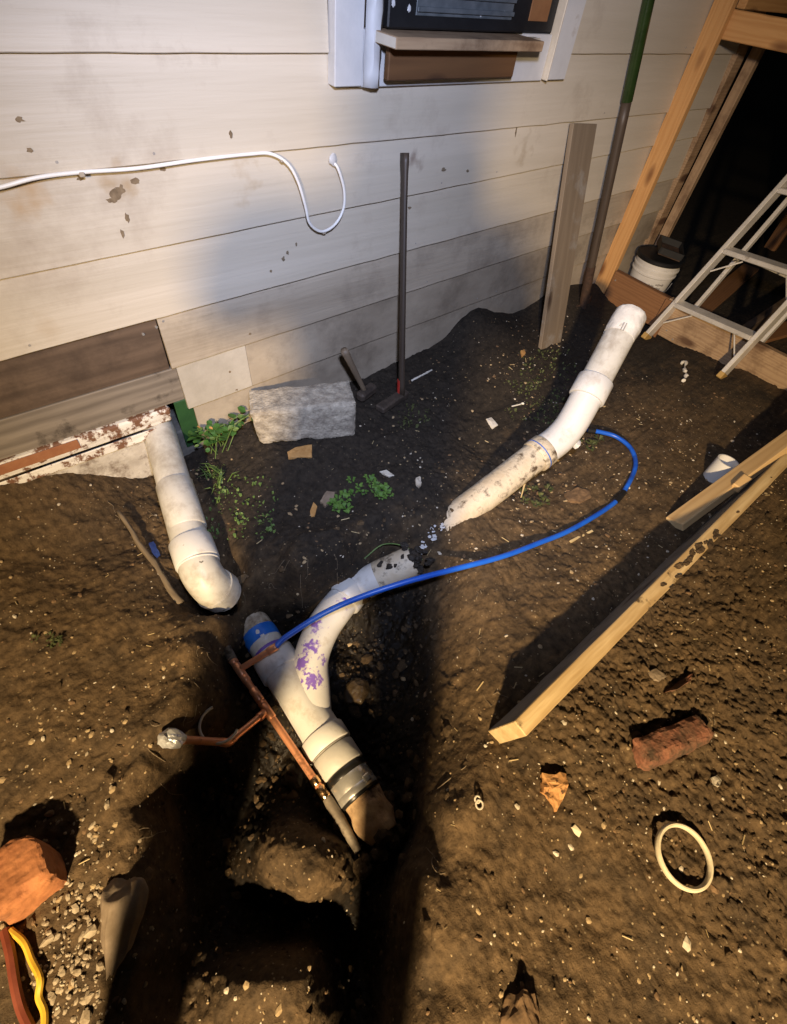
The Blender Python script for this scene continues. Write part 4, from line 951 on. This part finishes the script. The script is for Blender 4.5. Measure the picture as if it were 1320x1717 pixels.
def shard(name, pts, th, mat, label, cat, rise=.0):
    q = [S(*p) for p in pts]; c = sum(q) / len(q); k = len(q); V = []
    for i, p in enumerate(q): V.append(p + np.array([0, 0, th + rise * (i / k)]))
    V += [p + np.array([0, 0, -.004]) for p in q]; V.append(c + np.array([0, 0, th * 1.25]))
    F = [[i, (i + 1) % k, 2 * k] for i in range(k)] + [[i, k + i, k + (i + 1) % k, (i + 1) % k] for i in range(k)]
    bm = bmesh.new(); vs = [bm.verts.new(tuple(v)) for v in V]; [bm.faces.new([vs[i] for i in f]) for f in F]; bmesh.ops.subdivide_edges(bm, edges=bm.edges[:], cuts=3, use_grid_fill=True)
    for v in bm.verts: v.co += Vector(mnoise.noise_vector(v.co * 70)) * th * .28 + Vector(mnoise.noise_vector(v.co * 210)) * th * .12
    o = from_bm(name, bm, mat); tag(o, label, cat); return o
shard('clay_shard', [(905, 1302), (945, 1300), (946, 1325), (930, 1360), (920, 1345), (906, 1330)], .022, m_shard, 'bright orange clay shard pointing down below the plank', 'shard')
shard('clay_flake', [(1112, 1162), (1135, 1146), (1155, 1133), (1152, 1146), (1128, 1160)], .010, m_brick, 'thin pinkish clay flake above the half buried brick', 'flake', .02)
shard('clay_chip', [(1087, 1128), (1098, 1122), (1117, 1136), (1104, 1143), (1095, 1140)], .007, m_stone, 'small pale clay chip left of the pinkish flake', 'chip')
shard('wood_chip', [(482, 760), (498, 752), (523, 748), (523, 768), (484, 770)], .008, m_leafdry, 'orange wood chip under the front edge of the concrete block', 'chip')
shard('dry_leaf', [(520, 858), (526, 843), (532, 850), (528, 866), (522, 868)], .004, m_leafdry, 'small curled orange leaf beside the bright green weeds', 'leaf')
shard('flat_pebble', [(537, 843), (548, 826), (562, 827), (560, 838), (545, 852)], .010, m_stone, 'pale flat pebble touching the bright green weeds', 'pebble')
shard('white_plastic_chip', [(815, 704), (824, 701), (835, 714), (826, 719)], .005, m_paper, 'white rectangular plastic chip on the dark soil', 'chip')
shard('pale_pebble', [(696, 805), (704, 802), (707, 812), (703, 819), (697, 814)], .010, m_chipw, 'pale oval pebble above the lower white pipe', 'pebble')
shard('splinter', [(955, 907), (992, 889), (995, 892), (958, 910)], .004, m_straw, 'straw coloured wood splinter beside the blue hose', 'splinter')
shard('grey_pebble', [(1192, 1305), (1200, 1301), (1207, 1310), (1203, 1320), (1196, 1318)], .008, m_chipw, 'pale grey pebble between the brick and the ring', 'pebble')
shard('white_scrap_paper', [(636, 792), (648, 789), (661, 798), (652, 800)], .004, m_paper, 'thin white scrap above the bright green weeds', 'scrap')
shard('blue_plastic_piece', [(250, 912), (258, 909), (270, 932), (264, 937), (256, 928)], .006, m_bluetrace, 'pale blue plastic piece beside the dry stick', 'plastic')
shard('tan_fragment', [(957, 1388), (964, 1383), (974, 1396), (970, 1404), (962, 1396)], .005, m_cream, 'tan fragment below the orange clay shard', 'fragment')
shard('brown_leaf', [(389, 974), (410, 963), (418, 967), (408, 977), (392, 984)], .004, m_stick, 'brown dead leaf beside the end of the left drain pipe', 'leaf')
shard('orange_pebble', [(872, 590), (879, 587), (881, 594), (875, 599)], .006, m_leafdry, 'tiny orange chip on the soil below the leaning board', 'chip')
put_rock('corner_rock', 872, 1706, .045, .035, .018, .4, 91, m_chipb, 'brown stone at the bottom edge right of the trench', 'stone', 4, .2)
shard('flat_stone', [(945, 830), (968, 820), (985, 824), (990, 836), (972, 845), (952, 842)], .010, m_chipb, 'flat brown stone inside the arc of the blue hose', 'stone')
put_rock('wet_stone', 598, 1165, .05, .04, .035, .5, 41, m_wet, 'dark wet stone between the wye branch and the trench wall', 'stone')
put_rock('wet_clod', 498, 1300, .055, .045, .03, 1.2, 44, m_wet, 'glistening wet lump of mud between the copper line and the wye outlet', 'clod', 3, .3)
# paper twist beyond the tall pipe
q = [S(1140, 612), S(1148, 610), S(1146, 622), S(1149, 632), S(1144, 641)]; V, F = tube(spline([p + np.array([0, 0, .012]) for p in q], 5), [.006 + .004 * math.sin(i * 1.3) for i in range(21)], 7, wob=.006, wsc=80); o = build('paper_twist', V, F, m_paper, smooth=False); tag(o, 'crumpled white paper twist near the ladder foot', 'paper')
q = [S(858, 683), S(876, 679)]; V, F = tube([q[0] + np.array([0, 0, .006]), q[1] + np.array([0, 0, .007])], .003, 8); V2, F2 = rock(q[1] + np.array([0, 0, .008]), .008, .008, .006, 0, 1, 1); V, F = merge([(V, F), (V2, F2)]); o = build('white_bolt', V, F, m_paper); tag(o, 'small white headed bolt beside the mossy patch', 'bolt')
q = [S(690, 640), S(705, 632), S(724, 622)]; V, F = tube(spline([p + np.array([0, 0, .006]) for p in q], 5), .004, 7, wob=.002, wsc=90); o = build('pale_twig', V, F, m_paper); tag(o, 'pale twig on the soil right of the maul', 'twig')
# stick beside the left drain pipe
q0_ = S(203, 868) + np.array([0, 0, .03]); q1_ = S(304, 1015) + np.array([0, 0, .010])
m, Lg = frame(q0_, q1_, (0, 0, 1)); V, F = tube([(-Lg / 2 + Lg * i / 12, .002 * math.sin(i * 1.1), .002 * math.cos(i * .9)) for i in range(13)], [.0065 + .0005 * i for i in range(13)], 10, wob=.004, wsc=60)
bm = bmesh.new(); vs = [bm.verts.new(v) for v in V]; [bm.faces.new([vs[i] for i in f]) for f in F]; o = from_bm('stick', bm, m_stick, None, True, m); tag(o, 'straight grey stick on the soil beside the left drain pipe', 'stick')
# rings
def ring_obj(name, px, py, r, tube_r, tilt_x, mat, label, arc=(0, 360), flat=1.6, lift=.008, rot=0, zc=None):
    c = S(px, py) if zc is None else G((px, py), zc); n = 56; full = arc == (0, 360); V = []; F = []
    rm = Matrix.Rotation(rot, 3, 'Z') @ Matrix.Rotation(tilt_x, 3, 'X')
    k = n if full else n + 1; sg = 10
    for i in range(k):
        t = math.radians(arc[0] + (arc[1] - arc[0]) * i / n)
        for j in range(sg):
            u = 2 * math.pi * j / sg; rr = r + tube_r * math.cos(u); zz_ = tube_r * flat * math.sin(u) + .0008 * mnoise.noise(Vector((t * 6, 0, 1)))
            V.append(Vector(c) + rm @ Vector((rr * math.cos(t), rr * math.sin(t), zz_)) + Vector((0, 0, lift)))
    for i in range(n):
        for j in range(sg):
            a = i * sg + j; b = i * sg + (j + 1) % sg; i2 = ((i + 1) % k) * sg; F.append([a, b, i2 + (j + 1) % sg, i2 + j])
    o = build(name, V, F, mat); tag(o, label, 'ring'); return o
ring_obj('plastic_ring', 1140, 1437, .0605, .0055, math.radians(4), m_cream, 'cream plastic pipe ring lying flat at the lower right', lift=.017)
ring_obj('half_buried_ring', 368, 1214, .048, .0035, math.radians(12), m_trim, 'thin white ring half sunk in the trench mud', (10, 235), rot=1.3, lift=.0, zc=-.06)
# little pull tab
pt = thing('can_pull_tab', S(802, 1343), 'tiny metal pull tab on the soil below the plank end', 'pull tab')
for dy, r in ((0, .0085), (.014, .0065)):
    c = S(803, 1350) + np.array([.004, .010, 0]) * (dy / .014) + np.array([0, 0, .006]); V, F = tube([c + np.array([r * math.cos(t), r * math.sin(t), .003 * math.sin(t)]) for t in np.linspace(0, 2 * math.pi, 17)], .0022, 6, cap=False); build('loop', V, F, m_chipw, pt)
# cords at the lower left
q = [S(22, 1560), S(45, 1580), S(58, 1610), S(72, 1640), S(70, 1670), S(80, 1700), S(76, 1760)]; V, F = tube(spline([p + np.array([0, 0, .012]) for p in q], 6), .0062, 8); o = build('yellow_cable', V, F, m_yellow); tag(o, 'yellow cord snaking down beside the orange brick', 'cord')
q = [S(14, 1560), S(24, 1600), S(32, 1650), S(42, 1690), S(58, 1725)]; V, F = tube(spline([p + np.array([0, 0, .014]) for p in q], 6), .009, 8); o = build('red_cable', V, F, m_redcord); tag(o, 'dark red cord running left of the yellow cord', 'cord')

# ------------------------------------------------------------------ plants
def leaf_mesh(w, h, mat):
    bm = bmesh.new(); pts = [(0, 0, 0), (-.5, .35, .06), (-.42, .75, .03), (0, 1, -.05), (.42, .75, .03), (.5, .35, .06), (0, .5, -.02)]
    vs = [bm.verts.new((a * w, b * h, c * h)) for a, b, c in pts]
    for i in range(6): bm.faces.new([vs[i], vs[(i + 1) % 6], vs[6]])
    me = bpy.data.meshes.new('leaf'); bm.to_mesh(me); bm.free(); me.materials.append(mat); return me
LEAF = [leaf_mesh(.030, .034, m_leaf), leaf_mesh(.022, .028, m_leaf), leaf_mesh(.018, .030, m_weed), leaf_mesh(.026, .024, m_leaf), leaf_mesh(.017, .026, m_leafdry)]
pr = thing('leafy_plant', S(355, 755), 'green leafy vine growing at the foundation beside the drain pipe', 'plant')
stems = []
for i in range(11):
    base = S(rng.uniform(325, 385), rng.uniform(740, 770)); a = rng.uniform(0, 2 * math.pi); tip_ = S(rng.uniform(296, 415), rng.uniform(700, 762)) + np.array([rng.normal(0, .02), 0, rng.uniform(.03, .13)])
    tip_[1] = min(tip_[1], 1.40)
    mid = (base + tip_) / 2 + np.array([0, 0, .04]); pth = spline([base, mid, tip_], 5); stems.append(tube(pth, .0018, 5))
    for k in range(7):
        q = pth[min(len(pth) - 1, 3 + k)]; o = bpy.data.objects.new('leaf', LEAF[int(rng.choice(5, p=[.3, .25, .2, .18, .07]))]); COL.objects.link(o); o.parent = pr
        o.location = Vector(q) - Vector(WL[pr.name]) + Vector((rng.normal(0, .012), rng.normal(0, .012), rng.normal(0, .006))); o.rotation_euler = (rng.uniform(-.5, .7), rng.uniform(-.5, .5), rng.uniform(0, 6.28)); s = rng.uniform(.6, 1.25); o.scale = (s, s, s)
V, F = merge(stems); build('stem', V, F, m_weed, pr)
def blades(name, spots, mat, label, cat=None, kind=None, h=(.02, .05), w=.0025, leafy=False, spread=.6):
    V = []; F = []
    for q, nb in spots:
        for i in range(nb):
            a = rng.uniform(0, 6.28); hh = rng.uniform(*h); ln = rng.uniform(.2, spread + .3); d = np.array([math.cos(a), math.sin(a), 0]); s = np.array([-d[1], d[0], 0]) * w * rng.uniform(.6, 1.4)
            b = q + np.array([rng.normal(0, .012), rng.normal(0, .012), -.003]); m1 = b + d * hh * ln * .5 + np.array([0, 0, hh * .6]); t = b + d * hh * ln + np.array([0, 0, hh * (.85 - .3 * ln)])
            o = len(V); V += [b - s, b + s, m1 - s * (2.2 if leafy else .9), m1 + s * (2.2 if leafy else .9), t]; F += [[o, o + 1, o + 3, o + 2], [o + 2, o + 3, o + 4]]
    o = build(name, V, F, mat, smooth=False); tag(o, label, cat, None, kind); return o
blades('grass_tuft', [(S(360 + rng.normal(0, 10), 805 + rng.normal(0, 9)), 5) for i in range(9)], m_weed, 'pale spiky grass tuft right of the left drain pipe', 'grass tuft', None, (.03, .075), .0022, spread=1.0)
blades('weed_patch', [(S(rng.uniform(350, 455), rng.uniform(800, 905)), 4) for i in range(60)], m_weed, 'low pale weeds scattered over soil below the leafy plant', None, 'stuff', (.006, .022), .002, True)
def weed_thing(name, box, nspot, mat, label, h):
    t = thing(name, S((box[0] + box[2]) / 2, (box[1] + box[3]) / 2), label, 'weed')
    V = []; F = []
    for k in range(nspot):
        q = S(rng.uniform(box[0], box[2]), rng.uniform(box[1], box[3]))
        for i in range(9):
            a = rng.uniform(0, 6.28); hh = rng.uniform(*h); d = np.array([math.cos(a), math.sin(a), 0]); s = np.array([-d[1], d[0], 0]) * hh * .32
            b = q + d * .004; m1 = b + d * hh * .5 + np.array([0, 0, hh * .7]); tt = b + d * hh + np.array([0, 0, hh * .6])
            o = len(V); V += [b, m1 - s, m1 + s, tt]; F += [[o, o + 2, o + 3, o + 1]]
    build('foliage', V, F, mat, t, smooth=False)
weed_thing('bright_weed', (552, 828, 585, 856), 8, m_bright, 'bright green weed sprig touching the flat pebble', (.012, .026))
weed_thing('bright_weed', (585, 800, 622, 830), 6, m_bright, 'thin bright weed sprig just above the pebble sprig', (.008, .02))
weed_thing('bright_weed', (618, 808, 668, 840), 11, m_bright, 'wider green weed clump right of the two bright sprigs', (.010, .022))
weed_thing('trench_weed', (875, 820, 930, 852), 8, m_moss, 'dull small weed between the right pipe and hose', (.010, .022))
weed_thing('arc_weed', (950, 738, 1010, 765), 8, m_moss, 'dull weed behind the blue hose end', (.010, .024))
weed_thing('bank_weed', (55, 1065, 100, 1082), 6, m_moss, 'small pale weed alone on the left bank', (.006, .014))
blades('moss', [(S(rng.uniform(855, 965), rng.uniform(590, 715)), 4) for i in range(120)] + [(S(rng.uniform(670, 720), rng.uniform(680, 720)), 3) for i in range(25)], m_moss, 'dull moss and thin grass on the soil before the leaning board', None, 'stuff', (.006, .022), .0022, True)
q = [S(610, 945) + np.array([0, 0, .03]), S(640, 930) + np.array([0, 0, .06]), S(675, 930) + np.array([0, 0, .05]), S(705, 952) + np.array([0, 0, .05])]
V, F = tube(spline(q, 6), .0022, 6); o = build('grass_stalk', V, F, m_weed); tag(o, 'single yellow green grass blade bent over the stained pipe', 'grass')

# ------------------------------------------------------------------ loose grit, gravel and clods
BASE = []
for s in range(6):
    bm = bmesh.new(); bmesh.ops.create_icosphere(bm, subdivisions=1, radius=1)
    vs = np.array([tuple(v.co * (1 + .35 * mnoise.noise(v.co * 2 + Vector((s * 7, 0, 0))))) for v in bm.verts]); bm.verts.index_update(); fs = np.array([[v.index for v in f.verts] for f in bm.faces]); bm.free(); BASE.append((vs, fs))
def scatter(name, pts, sizes, mat, label, flat=.55, sink=.2):
    Vs = []; Fs = []; off = 0
    for q, s in zip(pts, sizes):
        vs, fs = BASE[rng.integers(6)]; a = rng.uniform(0, 6.28); ca, sa = math.cos(a), math.sin(a); sc = s * np.array([rng.uniform(.7, 1.4), rng.uniform(.6, 1), rng.uniform(.6, 1.1) * flat])
        v = vs * sc; v = np.stack([v[:, 0] * ca - v[:, 1] * sa, v[:, 0] * sa + v[:, 1] * ca, v[:, 2]], -1) + q + np.array([0, 0, s * flat * (1 - 2 * sink) * .5]); Vs.append(v); Fs.append(fs + off); off += len(vs)
    o = build(name, np.concatenate(Vs), np.concatenate(Fs).tolist(), mat, smooth=False); tag(o, label, None, None, 'stuff')
    return o
def cloud(nn, x0, x1, y0, y1, keep=None):
    out = []
    while len(out) < nn:
        x_, y_ = rng.uniform(x0, x1), rng.uniform(y0, y1)
        if keep is not None and rng.random() > keep(x_, y_): continue
        out.append((x_, y_, ground_z(x_, y_)))
    return np.array(out)
def dens(x_, y_):
    k = .12 + 1.1 * float(vnoise(np.array([x_ * 6.]), np.array([y_ * 6.]), 4)[0] + .5) ** 2 * 2
    if ground_z(x_, y_) < -.12: k *= .25
    if y_ > .75: k *= .45
    return min(1, k)
p = cloud(1300, -.65, 2.4, -.82, 1.40, dens); scatter('pale_grit', p, rng.gamma(1.6, .0012, len(p)) + .0008, m_chipw, 'pale grit scattered over the soil')
p = cloud(1900, -.65, 2.2, -.82, 1.40, dens); scatter('tan_grit', p, rng.gamma(1.6, .0014, len(p)) + .0010, m_chipt, 'tan grit scattered over the soil')
p = cloud(1500, -.65, 2.6, -.82, 1.40, dens); scatter('brown_grit', p, rng.gamma(1.7, .0014, len(p)) + .0010, m_chipb, 'brown crumbs scattered over the soil')
gx = []
while len(gx) < 380:
    q = (rng.normal(120, 40), rng.normal(1610, 120))
    if q[0] > 62 + 12 * math.sin(q[1] * .03) and q[1] < 1760: gx.append(S(*q))
scatter('gravel', np.array(gx), rng.gamma(2.0, .0013, len(gx)) + .0014, m_gravel, 'pale gravel bed beside the yellow cord')
def clodk(x_, y_):
    zz_ = ground_z(x_, y_); return .9 if (x_ > .6 and -.95 < y_ < .0) else (.8 if zz_ < -.08 else .08)
p = cloud(3000, -.5, 2.0, -.85, .85, clodk); scatter('clods', p, rng.gamma(1.6, .0026, len(p)) + .0012, SOIL, 'crumbly dark clods of dug soil', .5, .3)
V = []; F = []
for i in range(170):
    x_, y_ = rng.uniform(-.6, 2.2), rng.uniform(-.8, 1.2)
    if ground_z(x_, y_) < -.1: continue
    a = rng.uniform(0, 6.28); L_ = rng.gamma(2, .005) + .005; d = np.array([math.cos(a), math.sin(a), 0]) * L_; s = np.array([-d[1], d[0], 0]) * .06; q = np.array([x_, y_, ground_z(x_, y_) + .0025]); e_ = q + d; e_[2] = ground_z(e_[0], e_[1]) + .003
    o = len(V); V += [q - s, q + s, e_ + s, e_ - s, q + [0, 0, .0015], e_ + [0, 0, .0015]]; F += [[o, o + 4, o + 5, o + 3], [o + 4, o + 1, o + 2, o + 5]]
o = build('straw_litter', V, F, m_straw, smooth=False); tag(o, 'thin straw and wood fibres littering the soil', None, None, 'stuff')

parts = []
for px, py in ((430, 985), (470, 965), (520, 955), (560, 940), (345, 1090), (330, 1165), (300, 1225), (815, 1000), (820, 1080), (815, 1180), (775, 1300), (720, 1420), (270, 1300), (250, 1400), (1105, 1010), (1275, 1080), (1190, 1228), (1210, 1205), (840, 930), (240, 870), (205, 845)):
    for k in range(2):
        a = S(px + rng.normal(0, 12), py + rng.normal(0, 12)); w_ = rng.uniform(0, 6.28); L_ = rng.uniform(.02, .055); pth = [a + np.array([0, 0, -.003])]
        for j in range(1, 5):
            w_ += rng.normal(0, .6); q = pth[-1] + np.array([math.cos(w_), math.sin(w_), 0]) * L_ / 4; q[2] = ground_z(q[0], q[1]) + .003 + .004 * math.sin(j * 1.4); pth.append(q)
        parts.append(tube(spline(pth, 3), [.0011] * 6 + [.0007] * 7, 5))
V, F = merge(parts); o = build('fine_roots', V, F, m_stick); tag(o, 'fine roots sticking out of the cut soil', None, None, 'stuff')

# ------------------------------------------------------------------ the photographer behind the camera, whose shadow lies over the trench, and the work lamp
def skin_person(name, joints, edges, root, mat, parent):
    me = bpy.data.meshes.new(name); keys = list(joints); me.from_pydata([tuple(np.array(joints[k][0]) - WL[parent.name]) for k in keys], [(keys.index(a), keys.index(b)) for a, b in edges], [])
    o = bpy.data.objects.new(name, me); COL.objects.link(o); o.parent = parent; me.materials.append(mat)
    o.modifiers.new('skin', 'SKIN')
    for i, k in enumerate(keys):
        r = joints[k][1]; me.skin_vertices[0].data[i].radius = (r, r) if not hasattr(r, '__len__') else r
        me.skin_vertices[0].data[i].use_root = k == root
    sb = o.modifiers.new('sub', 'SUBSURF'); sb.levels = 2; sb.render_levels = 2
    me.polygons.foreach_set('use_smooth', [True] * len(me.polygons)); WL[o.name] = WL[parent.name].copy(); return o
FT = np.array([-.47 + .038, -.25 - .038, 0]); fw = np.array([.707, .707, 0]); rt = np.array([.707, -.707, 0])
per = thing('person', tuple(FT), 'person in dark work clothes holding up a phone behind the trench', 'person')
def pp(f, r, z): return FT + fw * f + rt * r + np.array([0, 0, z])
J = dict(pelvis=(pp(0, 0, .93), .145), waist=(pp(.01, 0, 1.08), .135), chest=(pp(.0, 0, 1.24), .15), neckb=(pp(.0, .01, 1.39), .10), neck=(pp(.02, .01, 1.48), .095), headb=(pp(.03, .01, 1.58), .11), headm=(pp(.03, .01, 1.67), .125), headt=(pp(.02, .01, 1.76), .09),
         ls=(pp(-.01, -.17, 1.335), .07), le=(pp(.08, -.25, 1.19), .05), lw=(pp(.33, -.09, 1.235), .036), rs=(pp(-.01, .17, 1.345), .075), re=(pp(.08, .25, 1.19), .05), rw=(pp(.33, .09, 1.235), .036),
         lh=(pp(0, -.10, .87), .10), lk=(pp(.03, -.165, .48), .075), la=(pp(-.01, -.19, .10), .055), lt=(pp(.13, -.215, .04), .045), rh=(pp(0, .10, .87), .10), rk=(pp(.03, .165, .48), .075), ra=(pp(-.01, .19, .10), .055), rt=(pp(.13, .215, .04), .045))
E_ = [('pelvis', 'waist'), ('waist', 'chest'), ('chest', 'neckb'), ('neckb', 'neck'), ('neck', 'headb'), ('headb', 'headm'), ('headm', 'headt'), ('chest', 'ls'), ('ls', 'le'), ('le', 'lw'), ('chest', 'rs'), ('rs', 're'), ('re', 'rw'),
      ('pelvis', 'lh'), ('lh', 'lk'), ('lk', 'la'), ('la', 'lt'), ('pelvis', 'rh'), ('rh', 'rk'), ('rk', 'ra'), ('ra', 'rt')]
skin_person('body', J, E_, 'pelvis', m_cloth, per)
for sgn in (-1, 1):
    w0 = pp(.34, .09 * sgn, 1.235); parts = []
    parts.append(tube([w0, pp(.38, .075 * sgn, 1.25), pp(.41, .065 * sgn, 1.265)], [.028, .036, .03], 12))
    for k in range(4):
        b = pp(.405, (.050 + .0) * sgn, 1.245 + .018 * k); parts.append(tube([b, b + fw * .012 - rt * sgn * .02, b - rt * sgn * .045 + fw * .004], [.009, .0085, .007], 8))
    parts.append(tube([pp(.385, .06 * sgn, 1.285), pp(.39, .04 * sgn, 1.30), pp(.395, .02 * sgn, 1.30)], [.011, .010, .008], 8))
    V, F = merge(parts); build('hand', V, F, m_skin, per)
V, F = rock(pp(.135, 0, 1.655), .012, .012, .022, .785, 1, 2, .05, False); build('nose', V, F, m_skin, per)
V, F = rock(pp(.075, 0, 1.665), .068, .066, .092, .785, 1, 3, .02, False); build('face', V, F, m_skin, per)
V, F = rock(pp(.035, 0, 1.735), .108, .1, .06, .785, 1, 3, .03, False); build('cap', V, F, m_cloth, per)
ph = thing('phone', tuple(CAM - np.array([0, 0, .08])), 'dark phone held upright by the person', 'phone')
m = mw.copy(); mph = m @ Matrix.Translation((0, -.03, .022)); from_bm('phone_body', box_bm(.075, .15, .008, .002), m_black, ph, False, mph)
wl = thing('work_lamp', (KEY[0], KEY[1], 0), 'work lamp on a tripod standing behind the person', 'lamp')
kd = np.array([.78, .62, -.55]); kd /= np.linalg.norm(kd); kp = np.array(KEY)
V, F = tube([kp - kd * .16, kp - kd * .12, kp - kd * .06, kp - kd * .045], [.03, .06, .085, .09], 20); build('lamp_head', V, F, m_black, wl)
V, F = tube([kp - kd * .10 - np.array([0, 0, .07]), (KEY[0] - .08, KEY[1] - .06, .62)], .016, 10); build('pole', V, F, m_steel, wl)
for k in range(3):
    a = 2.1 * k + .3; V, F = tube([(KEY[0] - .08, KEY[1] - .06, .66), (KEY[0] - .08 + .42 * math.cos(a), KEY[1] - .06 + .42 * math.sin(a), 0)], .012, 8); build('leg', V, F, m_steel, wl)
